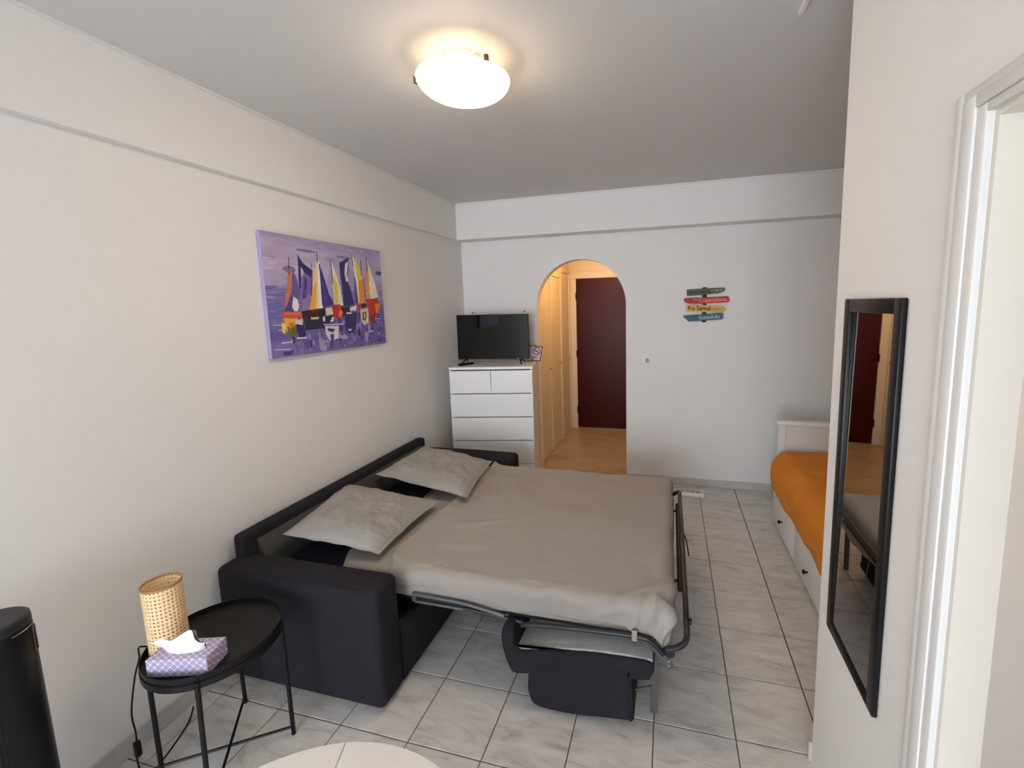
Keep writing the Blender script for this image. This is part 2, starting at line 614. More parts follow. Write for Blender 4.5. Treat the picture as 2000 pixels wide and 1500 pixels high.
CV, CL = 0.093, 0.057
for f0, f1, t in ((0.0, 0.30, 0.011), (0.30, 0.72, 0.015), (0.72, 1.0, 0.013)):
    box(bm, XR - t, XR + 0.002, DY1 + CV * f0, DY1 + CV * f1, 0, DZ + CL * f1, 0.003, 2)
    box(bm, XR - t, XR + 0.002, DY0 - CV * f1, DY0 - CV * f0, 0, DZ + CL * f1, 0.003, 2)
    box(bm, XR - t, XR + 0.002, DY0 - CV * f0, DY1 + CV * f0, DZ + CL * f0, DZ + CL * f1, 0.003, 2)
cas = struct('trim_6', bm, 'trimw', 'white moulded casing of the kitchen doorway beside the mirror', 'door casing', smooth=30)
bm = NB(); box(bm, XR + 0.002, XR + 0.075, DY1 - 0.012, DY1 - 0.0005, 0, DZ - 0.012)
spart('jamb', bm, 'hall', cas, 'cream jamb lining')
bm = NB(); box(bm, XR + 0.002, XR + 0.075, DY0 + 0.0005, DY0 + 0.012, 0, DZ - 0.012)
spart('jamb', bm, 'hall', cas, 'cream jamb lining')
bm = NB(); box(bm, XR + 0.002, XR + 0.075, DY0 + 0.0005, DY1 - 0.0005, DZ - 0.012, DZ)
spart('jamb', bm, 'hall', cas, 'cream jamb lining')

# ------------------------------------------------------------------ hall behind the arch
HZ = 2.62
bm = NB(); box(bm, HX0 - 0.1, HX0, YW + 0.12, YD + 0.1, 0, HZ)
struct('wall_hall_left', bm, 'hall', 'cream hall wall with a row of cupboard doors', 'wall')
bm = NB(); box(bm, HX1, HX1 + 0.1, YW + 0.12, YD + 0.1, 0, HZ)
struct('wall_hall_right', bm, 'hall', 'cream hall wall facing the cupboard doors', 'wall')
bm = NB(); box(bm, HX0 - 0.1, HX1 + 0.1, YW + 0.12, YD + 0.1, HZ, HZ + 0.1)
struct('ceiling_hall', bm, 'hall', 'cream ceiling of the hall behind the arch', 'ceiling')
bm = NB(); box(bm, HX0, HX1, YD, YD + 0.1, 0, HZ)
struct('wall_hall_end', bm, 'hall', 'cream end wall of the hall around the entrance door', 'wall')
# entrance door
bm = NB()
box(bm, -1.405, -1.305, YD - 0.035, YD, 0, 2.175, 0.004, 1)
box(bm, -0.42, -0.32, YD - 0.035, YD, 0, 2.175, 0.004, 1)
box(bm, -1.405, -0.32, YD - 0.035, YD, 2.175, 2.275, 0.004, 1)
fr = struct('door_1', bm, 'hall', 'dark mahogany entrance door in a cream frame', 'door', smooth=30)
bm = NB(); box(bm, -1.303, -0.422, YD - 0.022, YD - 0.001, 0.012, 2.173, 0.003, 1)
leaf = spart('door_leaf', bm, 'reddoor', fr, 'glossy dark mahogany door leaf')
for hz in (0.28, 1.10, 1.93):
    bm = NB(); tube(bm, [(-1.304, YD - 0.036, hz - 0.05), (-1.304, YD - 0.036, hz + 0.05)], 0.009, 10, False)
    spart('hinge', bm, 'reddoor', fr)
bm = NB(); tube(bm, [(-0.46, YD - 0.022, 1.02), (-0.46, YD - 0.07, 1.02)], 0.012, 10, False)
tube(bm, [(-0.46, YD - 0.07, 1.02), (-0.56, YD - 0.07, 1.02)], 0.010, 10, False)
spart('door_handle', bm, 'steel', fr)
# cupboard doors on the hall's side wall
for n, (y0, y1, zt) in enumerate(((4.60, 5.16, 2.16), (5.24, 5.70, 2.16), (5.78, 6.22, 2.24))):
    bm = NB()
    for a, b in ((y0 - 0.035, y0), (y1, y1 + 0.042)):
        box(bm, HX0, HX0 + 0.030, a, b, 0, zt, 0.003, 1)
    box(bm, HX0, HX0 + 0.030, y0 - 0.035, y1 + 0.042, zt, zt + 0.06, 0.003, 1)
    d = struct('door_%d' % (n + 2), bm, 'hall', ('flush cream cupboard door just inside the arch', 'middle flush cream cupboard door in the hall',
                                              'flush cream door in the hall beside the entrance door')[n], 'door', smooth=30)
    bm = NB(); box(bm, HX0 + 0.001, HX0 + 0.016, y0 + 0.003, y1 - 0.003, 0.01, zt - 0.003, 0.002, 1)
    spart('door_leaf', bm, 'hall', d)
    bm = NB(); lathe(bm, [(0.0, 0.0), (0.007, 0.0), (0.006, 0.014), (0.012, 0.018), (0.012, 0.026), (0, 0.030)], n=12)
    bmesh.ops.rotate(bm, verts=bm.verts, cent=(0, 0, 0), matrix=Matrix.Rotation(PI / 2, 3, 'Y'))
    bmesh.ops.translate(bm, verts=bm.verts, vec=(HX0 + 0.016, y1 - 0.05, 1.05))
    spart('knob', bm, 'canedk', d)
# unseen hall lamp above the arch, added as source of the warm light
lamp = thing('hall_added_lamp', 'small unseen warm globe lamp added on the hall ceiling', 'lamp', (-0.80, 5.15, HZ))
bm = NB(); lathe(bm, [(0, 0), (0.06, 0), (0.06, -0.02), (0.03, -0.03), (0, -0.03)], (-0.80, 5.15, HZ), 20)
part('base', bm, 'white', lamp)
bm = NB(); lathe(bm, [(0.03, -0.03), (0.07, -0.055), (0.085, -0.10), (0.07, -0.145), (0.03, -0.17), (0, -0.175)], (-0.80, 5.15, HZ), 20)
part('globe', bm, 'addedbulb', lamp)
ld = bpy.data.lights.new('hall_added_light', 'POINT'); ld.energy = 14.5; ld.color = (1.0, 0.50, 0.15); ld.shadow_soft_size = 0.09
lo = bpy.data.objects.new('hall_added_light', ld); col.objects.link(lo); lo.location = (0, 0, -0.22); lo.parent = lamp
# kitchen lamp out of view, added to warm the light past the doorway
lamp = thing('kitchen_added_lamp', 'unseen warm globe lamp added on the kitchen ceiling', 'lamp', (1.5, 0.9, ZC))
bm = NB(); lathe(bm, [(0, 0), (0.06, 0), (0.06, -0.02), (0.03, -0.03), (0, -0.03)], (1.5, 0.9, ZC), 20)
part('base', bm, 'white', lamp)
bm = NB(); lathe(bm, [(0.03, -0.03), (0.08, -0.055), (0.10, -0.11), (0.08, -0.165), (0.03, -0.19), (0, -0.195)], (1.5, 0.9, ZC), 20)
part('globe', bm, 'addedbulb', lamp)
ld = bpy.data.lights.new('kitchen_added_light', 'POINT'); ld.energy = 8; ld.color = (1.0, 0.66, 0.34); ld.shadow_soft_size = 0.1
lo = bpy.data.objects.new('kitchen_added_light', ld); col.objects.link(lo); lo.location = (0, 0, -0.26); lo.parent = lamp

# ================================================================== SOFA BED
SX0, SX1 = -2.128, -1.225
SY0, SY1 = 1.51, 3.42
sofa = thing('sofa_bed', 'charcoal fabric sofa bed unfolded against the long wall', 'sofa bed', ((SX0 + SX1) / 2, (SY0 + SY1) / 2, 0))


def soft_arm(y0, y1):
    bm = NB()
    box(bm, SX0, SX1, y0, y1, 0.012, 0.585, 0.032, 5)
    for v in bm.verts:      # gently sagging upholstery
        v.co.z += 0.006 * math.sin((v.co.x - SX0) * 3.4) * (v.co.z > 0.4)
    return bm


part('armrest', soft_arm(SY0, SY0 + 0.17), 'fabric', sofa)
part('armrest', soft_arm(SY1 - 0.17, SY1), 'fabric', sofa)
for yy, sg_ in ((SY0, 1), (SY1, -1)):
    bm = NB()
    tube(bm, [(SX0 + 0.06 + k * (SX1 - SX0 - 0.12) / 12, yy + sg_ * 0.009, 0.576 + 0.006 * math.sin((0.06 + k * (SX1 - SX0 - 0.12) / 12) * 3.4)) for k in range(13)], 0.0028, 6)
    part('piping', bm, 'fabric', sofa)
bm = NB(); box(bm, SX0 + 0.004, SX0 + 0.082, SY0 + 0.10, SY1 - 0.10, 0.05, 0.700, 0.022, 4)
part('backrest', bm, 'fabric', sofa)
bm = NB()
extrude_poly(bm, [(SX0 + 0.080, SY0 + 0.172, 0.10), (SX0 + 0.150, SY0 + 0.172, 0.10), (SX0 + 0.150, SY0 + 0.172, 0.50), (SX0 + 0.080, SY0 + 0.172, 0.655)], (0, SY1 - SY0 - 0.344, 0))
part('back_lining', bm, 'lining', sofa, label='grey lining panel behind the mattress')
bm = NB(); box(bm, SX1 - 0.05, SX1 - 0.006, SY0 + 0.168, SY1 - 0.168, 0.015, 0.30, 0.012, 2)
part('base_panel', bm, 'fabric', sofa)

# mattress
MX0, MX1, MY0, MY1, MZ0, MZ1 = -1.965, 0.005, 1.778, 3.215, 0.405, 0.525
bm = NB(); box(bm, MX0, MX1, MY0, MY1, MZ0, MZ1, 0.045, 4)
part('mattress', bm, 'navy', sofa, label='navy covered mattress showing at the head end')

NYF = 1.735        # near side of the folding frame


def pxs(pts, y): return [on(a, b, 'y', y) for a, b in pts]


# side rails : near and mirrored far
yc = (MY0 + MY1) / 2
for side in (0, 1):
    def sy(p, side=side):
        p = Vector(p)
        if side: p.y = 2 * yc - p.y
        return p
    bm = NB(); tube(bm, [sy(p) for p in pxs([(806, 1160), (905, 1178), (985, 1203)], NYF + 0.02)], 0.010, 8)
    part('side_rail', bm, 'grmetal', sofa)
    bm = NB(); tube(bm, [sy(p) for p in pxs([(812, 1174), (908, 1190)], NYF + 0.03)], 0.008, 8)
    part('side_rail', bm, 'grmetal', sofa)
    bm = NB(); tube(bm, [sy(p) for p in pxs([(905, 1188), (950, 1198), (1005, 1211), (1022, 1216)], NYF + 0.02)], 0.009, 8)
    part('side_rail', bm, 'dkmetal', sofa)
    bm = NB(); tube(bm, [sy(p) for p in pxs([(1018, 1222), (1040, 1220), (1130, 1228), (1245, 1243), (1275, 1256), (1296, 1278)], NYF)], 0.011, 10)
    part('seat_rail', bm, 'dkmetal', sofa)
    # end plate at the inner end of the rail
    bm = NB()
    q = sy(on(809, 1166, 'y', NYF + 0.02)); box(bm, q.x - 0.012, q.x + 0.012, q.y - 0.004, q.y + 0.004, q.z - 0.022, q.z + 0.018, 0.002, 1)
    part('rail_plate', bm, 'grmetal', sofa)
    # clip
    bm = NB()
    a, b = sy(on(1239, 1231, 'y', NYF - 0.008)), sy(on(1239, 1251, 'y', NYF - 0.008))
    box(bm, a.x - 0.012, a.x + 0.012, min(a.y, b.y) - 0.008, max(a.y, b.y) + 0.006, b.z, a.z, 0.003, 1)
    part('clip', bm, 'steel', sofa, label='shiny metal clip')
    # flat arm with bolts and hinge
    bm = NB()
    pa, pb = on(1276, 1262, 'y', NYF + 0.015), on(1310, 1303, 'y', NYF + 0.015)
    d = (pb - pa).normalized(); nrm = Vector((-d.z, 0, d.x)) * 0.015
    lp = [pa - nrm, pb - nrm, pb + d * 0.012, pb + nrm, pa + nrm]
    extrude_poly(bm, [sy(p) for p in lp], (0, 0.006 * (1 - 2 * side), 0), 0.0015, 1)
    part('hinge_arm', bm, 'grmetal', sofa)
    for k, (bx, by) in enumerate(((1306, 1292), (1306, 1301), (1306, 1269))):
        bm = NB(); c = on(bx, by, 'y', NYF + 0.008); tube(bm, [sy(c), sy(c + Vector((0, 0.02, 0)))], 0.0045 if k < 2 else 0.011, 10, False)
        part('bolt', bm, 'steel', sofa)
    bm = NB(); c = on(1306, 1275, 'y', NYF + 0.018); tube(bm, [sy(c), sy(c + Vector((0, 0.018, 0)))], 0.026, 16, False)
    part('hinge_disc', bm, 'dkmetal', sofa)
    # standing leg plate
    bm = NB()
    t_, b_ = on(1281, 1268, 'y', NYF + 0.06), Vector((-0.062, NYF + 0.08, 0.0))
    lp = [(t_.x - 0.014, t_.y, t_.z), (t_.x + 0.014, t_.y, t_.z), (b_.x + 0.020, t_.y, 0.004), (b_.x - 0.010, t_.y, 0.004)]
    extrude_poly(bm, [sy(p) for p in lp], (0, 0.008 * (1 - 2 * side), 0), 0.0015, 1)
    part('leg', bm, 'grmetal', sofa)

# foot loop : dark tube running along the foot of the bed
near = [on(1303, 1268, 'y', NYF), on(1325, 1264, 'y', NYF - 0.005), on(1340, 1250, 'y', NYF - 0.005), on(1341, 1218, 'y', NYF + 0.01)]
path = near + [Vector((0.073, 2.05, 0.515)), Vector((0.073, 2.5, 0.512)), Vector((0.071, 2.95, 0.508)), Vector((0.068, 3.06, 0.50)), Vector((0.02, 3.09, 0.46)), Vector((-0.06, 3.10, 0.42))]
bm = NB(); tube(bm, path, 0.0125, 12)
part('foot_bar', bm, 'dkmetal', sofa)
bm = NB(); tube(bm, [(0.055, 2.02, 0.46), (0.055, 2.95, 0.455)], 0.012, 10, False)
part('foot_bar', bm, 'black', sofa)
for yy in (2.1, 2.86):
    bm = NB(); tube(bm, [(0.055, yy, 0.457), (-0.05, yy, 0.43)], 0.008, 8, False)
    part('foot_bracket', bm, 'dkmetal', sofa)
bm = NB(); tube(bm, [(0.080, 2.48, 0.508), (0.096, 2.475, 0.47), (0.106, 2.465, 0.42), (0.112, 2.455, 0.385)], 0.0035, 6)
part('strap', bm, 'black', sofa, label='thin loose strap hanging at the foot')
bm = NB(); c = on(1344, 1213, 'y', NYF + 0.02); tube(bm, [c, c + Vector((0.014, 0, 0))], 0.013, 12, False)
part('knob', bm, 'black', sofa)
# slat deck under the mattress
bm = NB()
box(bm, -1.90, -0.02, NYF + 0.03, MY1 - 0.03, 0.392, 0.404)
part('deck', bm, 'dkmetal', sofa)

# folded cushions under the foot end (long cushions seen from their end)
CY0, CY1 = 1.700, 3.20


def cushion(profile, y0, y1, bev):
    bm = NB()
    lp = round_loop([(p[0], p[1], 0) for p in profile], 4)
    extrude_poly(bm, [(p.x, y0, p.y) for p in lp], (0, y1 - y0, 0), bev, 4)
    return bm


def prof(pts, y):
    out = []
    for a, b in pts:
        p = on(760 + a / 2.631, 880 + b / 2.631, 'y', y)
        out.append((p.x, p.z))
    return out


c2 = prof([(745, 1160), (1000, 1140), (1235, 1185), (1248, 1230), (1256, 1430), (1240, 1448), (1100, 1432), (950, 1415), (770, 1372), (722, 1320), (715, 1235)], CY0)
zmin = min(p[1] for p in c2)
c2 = [(x, z - zmin + 0.012) for x, z in c2]
part('back_cushion', cushion(c2, CY0 - 0.008, CY1, 0.018), 'fabric', sofa, label='folded charcoal cushion resting on the floor under the foot end')
c1 = prof([(585, 905), (635, 915), (655, 1018), (760, 1032), (1000, 1040), (1200, 1066), (1335, 1090), (1362, 1130), (1345, 1165), (1305, 1182), (1050, 1150), (850, 1140), (660, 1146), (612, 1100), (578, 990)], CY0)
part('seat_cushion', cushion(c1, CY0 - 0.006, CY1, 0.014), 'fabric', sofa, label='upturned charcoal seat cushion hanging under the foot end')
l1 = prof([(664, 1010), (690, 1020), (1000, 1032), (1200, 1056), (1330, 1084), (1350, 1092), (1340, 1102), (1200, 1075), (1000, 1048), (690, 1036)], CY0)
part('cushion_lining', cushion(l1, CY0 + 0.012, CY1 - 0.02, 0.004), 'felt', sofa, label='pale grey felt underside of the upturned cushion')
# metal lever between cushions and leg
bm = NB(); tube(bm, [(-0.14, 1.80, 0.165), (-0.05, 1.83, 0.185)], 0.007, 8, False); tube(bm, [(-0.14, 1.80, 0.10), (-0.05, 1.83, 0.11)], 0.006, 8, False)
part('lever', bm, 'grmetal', sofa)


# ------------------------------------------------------------------ bedding
def interp(tab, t):
    tab = sorted(tab)
    if t <= tab[0][0]: return tab[0][1]
    for (a, va), (b, vb) in zip(tab, tab[1:]):
        if t <= b:
            k = (t - a) / (b - a)
            return va + (vb - va) * k
    return tab[-1][1]


def ridge(x, y, a, b, w, hgt):
    ax, ay = a; bx, by = b
    dx, dy = bx - ax, by - ay
    L2 = dx * dx + dy * dy
    t = max(0, min(1, ((x - ax) * dx + (y - ay) * dy) / L2))
    d = math.hypot(x - ax - t * dx, y - ay - t * dy)
    return hgt * math.exp(-(d / w) ** 2) * math.sin(PI * min(1, max(0, 0.06 + 0.88 * t)))


def drape_point(x, y, lift, x1, y0, y1, r, ztop):
    """wrap a flat cloth point over the mattress box (free on the head side)"""
    ex = max(0.0, x - x1); ey = max(0.0, y0 - y, y - y1)
    e = math.hypot(ex, ey)
    bx, by = min(x, x1), min(max(y, y0), y1)
    if e < 1e-9:
        return Vector((x, y, ztop + lift)), 0.0
    ux, uy = ex / e, (-ey if y < y0 else ey) / e
    a = min(e / r, PI / 2)
    out = (r + lift) * math.sin(a)
    down = (r + lift) * (1 - math.cos(a)) - lift + max(0.0, e - r * PI / 2)
    return Vector((bx + ux * out, by + uy * out, ztop - down)), e


def cloth(edge_tab, lift, hem_near, hem_far, hem_foot, wr, nx=150, ny=120, thick=0.006, seed=0.0, roll=0.0, ripple=0.0):
    r = 0.034
    x1, y0, y1, zt = MX1 - 0.03, MY0 + 0.030, MY1 - 0.030, MZ1
    bm = NB()
    grid = []
    for j in range(ny + 1):
        row = []
        tv = j / ny
        for i in range(nx + 1):
            tu = i / nx
            yv = (y0 - 0.34) + tv * (y1 - y0 + 0.68)
            # hem lengths : squeeze the flat coordinates
            if yv < y0: yv = y0 - (y0 - yv) / 0.34 * hem_near(tu)
            elif yv > y1: yv = y1 + (yv - y1) / 0.34 * hem_far
            xs_ = interp(edge_tab, min(max(yv, y0 - 0.02), y1))
            k = 0.90
            if tu < k: xv = xs_ + (x1 - xs_) * (tu / k)
            else: xv = x1 + (tu - k) / (1 - k) * hem_foot(tv)
            l = lift + wr(xv, yv)
            if roll: l += roll * math.exp(-(xv - xs_) / 0.030) * (0.7 + 0.5 * noise.noise(Vector((yv * 7, 0, 1.7)))) if yv > y0 else 0
            if yv < y0: l += ripple * noise.noise(Vector((xv * 9 + yv * 3, yv * 2, 3.1))) + ripple * 0.5 * noise.noise(Vector((xv * 23, yv * 4, 8.1)))
            if xv > x1: l += ripple * 0.8 * noise.noise(Vector((xv * 2, yv * 8, 5.1)))
            p, e = drape_point(xv, yv, max(l, 0.0025), x1, y0, y1, r, zt)
            row.append(bm.verts.new(p))
        grid.append(row)
    for j in range(ny):
        for i in range(nx):
            bm.faces.new((grid[j][i], grid[j][i + 1], grid[j + 1][i + 1], grid[j + 1][i]))
    return bm


def solid(ob, t, offset=-1):
    md = ob.modifiers.new('thickness', 'SOLIDIFY'); md.thickness = t; md.offset = offset


def edge_of(pts, z):
    tab = []
    for a, b in pts:
        p = on(a, b, 'z', z); tab.append((p.y, p.x))
    return tab


under_edge = edge_of([(665, 1112), (682, 1072), (740, 1035), (818, 979), (832, 965), (900, 905)], MZ1 + 0.01)
top_edge = edge_of([(752, 1118), (784, 1072), (806, 1050), (834, 1026), (876, 990), (894, 974), (925, 950), (962, 912)], MZ1 + 0.02)


def wr_under(x, y):
    return 0.003 * noise.noise(Vector((x * 6, y * 5, 1.3))) + 0.002 * noise.noise(Vector((x * 19, y * 9, 4)))


bm = cloth(under_edge, 0.006, lambda t: 0.15, 0.12, lambda t: 0.10, wr_under, 70, 70)
us = single('bed_sheet', bm, 'sheet', 'grey sheet showing between the pillows and the duvet edge on the sofa bed', 'sheet', smooth=60)
solid(us, 0.003)

FOLDS = [((-0.10, 1.70), (0.02, 1.98), 0.028, 0.030), ((-0.16, 1.66), (-0.10, 1.84), 0.022, 0.022), ((-0.04, 1.62), (0.06, 1.86), 0.022, 0.026),
         ((-0.30, 1.72), (-0.14, 1.80), 0.020, 0.014), ((-0.62, 1.74), (-0.45, 1.83), 0.022, 0.010), ((-1.10, 1.66), (-0.86, 1.72), 0.02, 0.012),
         ((-1.28, 2.22), (-0.85, 2.36), 0.020, 0.006), ((-1.22, 2.02), (-0.90, 2.03), 0.02, 0.005), ((-1.20, 1.92), (-1.10, 2.3), 0.03, 0.006),
         ((-0.05, 1.95), (0.00, 2.30), 0.03, 0.010), ((-0.20, 1.80), (-0.03, 1.90), 0.02, 0.012), ((-1.02, 1.62), (-0.62, 1.70), 0.018, 0.012)]


def wr_top(x, y):
    h = 0.010 * noise.noise(Vector((x * 2.2, y * 2.6, 0.4))) + 0.004 * noise.noise(Vector((x * 6, y * 7, 2.0))) + 0.0015 * noise.noise(Vector((x * 21, y * 15, 9.0)))
    for a, b, w, g in FOLDS:
        h += ridge(x, y, a, b, w, g)
    return h + 0.006


bm = cloth(top_edge, 0.012, lambda t: interp([(0, 0.10), (0.07, 0.09), (0.18, 0.075), (0.285, 0.082), (0.36, 0.105), (0.455, 0.135), (0.64, 0.130), (0.80, 0.125), (0.875, 0.15), (0.93, 0.20), (1.0, 0.20)], t) - 0.01, 0.15, lambda t: 0.16 + 0.03 * math.sin(t * 11), wr_top, 200, 160, roll=0.036, ripple=0.011)
du = single('duvet', bm, 'sheet', 'smooth grey duvet spread over the unfolded sofa bed', 'duvet', smooth=60)
solid(du, 0.010, -1)


def pillow(name, corners, T, label, seed, n=80):
    """flattened pillow in a case with flat hems, stretched over four corner points"""
    A, B, C_, D = [Vector(c) for c in corners]
    bm = NB()

    def P2(u, v):
        return (A * (1 - u) + B * u) * (1 - v) + (D * (1 - u) + C_ * u) * v
    N = (B - A).cross(D - A).normalized()
    top, bot = {}, {}
    for j in range(n + 1):
        for i in range(n + 1):
            u, v = i / n, j / n
            a, b = 2 * u - 1, 2 * v - 1
            # edges bow inwards, corners stay pointed
            uu = u + 0.018 * (1 - b * b) * (-a) * abs(a)
            vv = v + 0.018 * (1 - a * a) * (-b) * abs(b)
            f = (max(0, 1 - abs(a / 0.96) ** 3.2) * max(0, 1 - abs(b / 0.96) ** 3.2)) ** 0.55
            w = noise.noise(Vector((u * 3 + seed, v * 3, seed))) * 0.012 + noise.noise(Vector((u * 9, v * 7 + seed, seed * 2))) * 0.006
            w += 0.010 * math.sin(8 * (u + 0.7 * v) + seed + 3 * noise.noise(Vector((u * 4, v * 4, seed + 5)))) * (f ** 0.5) * (1 - f * 0.7)
            rg = (1 - abs(noise.noise(Vector((u * 5 + 2 * v + seed, v * 3.5 - u, seed + 1))))) ** 5
            rg2 = (1 - abs(noise.noise(Vector((u * 11 + seed, v * 10, seed + 4))))) ** 6
            w += 0.010 * rg * (0.4 + 0.6 * abs(a)) + 0.004 * rg2
            hem = math.exp(-((a - 0.86) / 0.012) ** 2) * 0.006
            w -= hem
            edge = 0.006 * noise.noise(Vector((u * 7, v * 7, seed + 3)))
            p = P2(uu, vv)
            top[i, j] = bm.verts.new(p + N * (f * (T * 0.75 + w) + w * 0.25 * (1 - f) + edge + 0.003))
            if 0 < i < n and 0 < j < n:
                bot[i, j] = bm.verts.new(p - N * (f * T * 0.25 - edge + 0.003 * 0))
            else:
                bot[i, j] = top[i, j]
    for j in range(n):
        for i in range(n):
            bm.faces.new((top[i, j], top[i + 1, j], top[i + 1, j + 1], top[i, j + 1]))
            q = [bot[i, j], bot[i, j + 1], bot[i + 1, j + 1], bot[i + 1, j]]
            try: bm.faces.new(q)
            except ValueError: pass
    return single(name, bm, 'pillow', label, 'pillow', 'pillows on the sofa bed', smooth=70)


pillow('pillow', [on(551, 1046, 'z', 0.650), on(740, 1084, 'z', 0.575), on(856, 980, 'z', 0.585), on(676, 944, 'z', 0.66)], 0.075,
       'grey pillow on the sofa bed beside the armrest next to the black tray table', 1.7)
pillow('pillow', [on(733, 928, 'z', 0.655), on(912, 974, 'z', 0.585), on(962, 902, 'z', 0.60), on(828, 872, 'z', 0.675)], 0.075,
       'grey pillow on the sofa bed beside the armrest next to the chest of drawers', 6.1)

# ================================================================== CHEST OF DRAWERS, TV
CH = (-2.026, 3.760, 0.0)
CHA = 0.187
CW, CD, CHT = 0.80, 0.48, 1.248
chest = thing('chest_of_drawers', 'tall white chest of drawers in the corner under the television', 'chest of drawers', CH, CHA)
bm = NB()
box(bm, 0, CW, 0.002, CD, CHT - 0.026, CHT, 0.002, 1)
part('top', bm, 'white', chest, True)
bm = NB()
box(bm, 0.002, 0.022, 0.014, CD - 0.002, 0.0, CHT - 0.026, 0.001, 1)
part('side_panel', bm, 'white', chest, True)
bm = NB()
box(bm, CW - 0.022, CW - 0.002, 0.014, CD - 0.002, 0.0, CHT - 0.026, 0.001, 1)
part('side_panel', bm, 'white', chest, True)
bm = NB()
box(bm, 0.022, CW - 0.022, CD - 0.010, CD - 0.002, 0.02, CHT - 0.026)
part('back_panel', bm, 'white', chest, True)
bm = NB()
box(bm, 0.022, CW - 0.022, 0.03, 0.05, 0.0, 0.075)
part('plinth', bm, 'white', chest, True)
rows = [(1.212, 0.996), (0.988, 0.768), (0.760, 0.538), (0.530, 0.310), (0.302, 0.080)]
for k, (zt, zb) in enumerate(rows):
    spans = [(0.004, 0.398), (0.402, CW - 0.004)] if k == 0 else [(0.004, CW - 0.004)]
    for a, b in spans:
        bm = NB()
        box(bm, a, b, 0.0, 0.018, zb, zt, 0.0015, 1)
        # finger lip cut along the top edge
        box(bm, a + 0.02, b - 0.02, 0.02, 0.30, zb + 0.02, zt - 0.05)
        part('drawer', bm, 'white', chest, True)

tv = thing('television', 'black flat television standing on the white chest of drawers', 'television', (-1.705, 4.10, CHT), 0.08)
TWd, THt = 0.735, 0.445
zb = 0.040
bm = NB(); box(bm, -TWd / 2, TWd / 2, -0.012, 0.022, zb, zb + THt, 0.004, 2); box(bm, -0.25, 0.25, 0.02, 0.06, zb + 0.05, zb + 0.28, 0.01, 2)
body = part('casing', bm, 'black', tv, True)
bm = NB(); box(bm, -TWd / 2 + 0.010, TWd / 2 - 0.010, -0.0135, -0.0115, zb + 0.022, zb + THt - 0.010)
part('screen', bm, 'screen', tv, True)
bm = NB(); box(bm, -TWd / 2 + 0.004, TWd / 2 - 0.004, -0.0145, -0.012, zb + 0.002, zb + 0.018, 0.001, 1)
part('lower_bezel', bm, 'black', tv, True)
bm = NB(); box(bm, 0.255, 0.263, -0.0155, -0.0140, zb + 0.007, zb + 0.012)
part('standby_light', bm, 'steel', tv, True)
for s in (-1, 1):
    bm = NB()
    tube(bm, [(s * 0.275, 0.0, zb + 0.01), (s * 0.305, -0.085, 0.006)], 0.008, 8, False, 0.006)
    tube(bm, [(s * 0.275, 0.005, zb + 0.01), (s * 0.305, 0.085, 0.006)], 0.008, 8, False, 0.006)
    part('foot', bm, 'black', tv, True)
rc = thing('remote_control', 'black remote control lying on the chest in front of the television', 'remote control', (-1.935, 3.945, CHT), 1.05)
bm = NB(); box(bm, -0.08, 0.08, -0.024, 0.024, 0.0, 0.02, 0.006, 3)
part('body', bm, 'black', rc, True)
for i in range(6):
    for j in range(3):
        bm = NB(); box(bm, -0.055 + i * 0.02 - 0.005, -0.055 + i * 0.02 + 0.005, -0.013 + j * 0.013 - 0.004, -0.013 + j * 0.013 + 0.004, 0.019, 0.0215, 0.001, 1)
        part('button', bm, 'grmetal', rc, True)

# no smoking card
ns = thing('no_smoking_card', 'small no smoking card standing on the chest beside the television', 'sign', (-1.335, 4.285, CHT), 0.0)
yp = 4.285
q = [on(1033, 673.5, 'y', yp), on(1060, 675.5, 'y', yp), on(1055, 704, 'y', yp), on(1030, 704, 'y', yp)]
dz = CHT - min(q[2].z, q[3].z)
q = [p + Vector((0, 0, dz if k > 1 else dz)) for k, p in enumerate(q)]
q[2].z = q[3].z = CHT + 0.001
bm = NB(); extrude_poly(bm, q, (0, 0.004, 0))
part('card', bm, 'txtdark', ns, label='dark bordered card')
ctr = sum(q, Vector()) / 4
q2 = [ctr + (p - ctr) * 0.90 for p in q]
bm = NB(); extrude_poly(bm, [p + Vector((0, -0.0012, 0)) for p in q2], (0, 0.002, 0))
part('face', bm, 'signcard', ns)
cc = (q[0] + q[1]) / 2 + Vector((0.008, -0.0022, -0.052))
bm = NB()
R1, R2 = 0.040, 0.031
ro = [bm.verts.new(cc + Vector((R1 * math.cos(a), 0, R1 * math.sin(a)))) for a in [2 * PI * k / 28 for k in range(28)]]
ri = [bm.verts.new(cc + Vector((R2 * math.cos(a), 0, R2 * math.sin(a)))) for a in [2 * PI * k / 28 for k in range(28)]]
for k in range(28): bm.faces.new((ro[k], ro[(k + 1) % 28], ri[(k + 1) % 28], ri[k]))
d1 = Vector((0.7, 0, -0.7)); n1 = Vector((0.7, 0, 0.7)) * 0.004
bm.faces.new([bm.verts.new(cc + v) for v in (-d1 * 0.034 * 1.4 * 0.7 - n1, d1 * 0.034 * 1.4 * 0.7 - n1, d1 * 0.034 * 1.4 * 0.7 + n1, -d1 * 0.034 * 1.4 * 0.7 + n1)])
part('prohibition_ring', bm, 'signred', ns)
bm = NB()
c0 = cc + Vector((-0.024, 0.0004, -0.004))
box(bm, c0.x, c0.x + 0.040, c0.y - 0.0004, c0.y + 0.0004, c0.z, c0.z + 0.007)
part('cigarette_symbol', bm, 'txtdark', ns)
bm = NB(); text_bm(bm, 'NO SMOKING', 0.022, (q[3].x + 0.010, yp - 0.0018, CHT + 0.033), (1, 0, 0), (0, 0, 1), width=0.095, thick=0.0003, bold=0.0006)
part('lettering', bm, 'txtdark', ns)
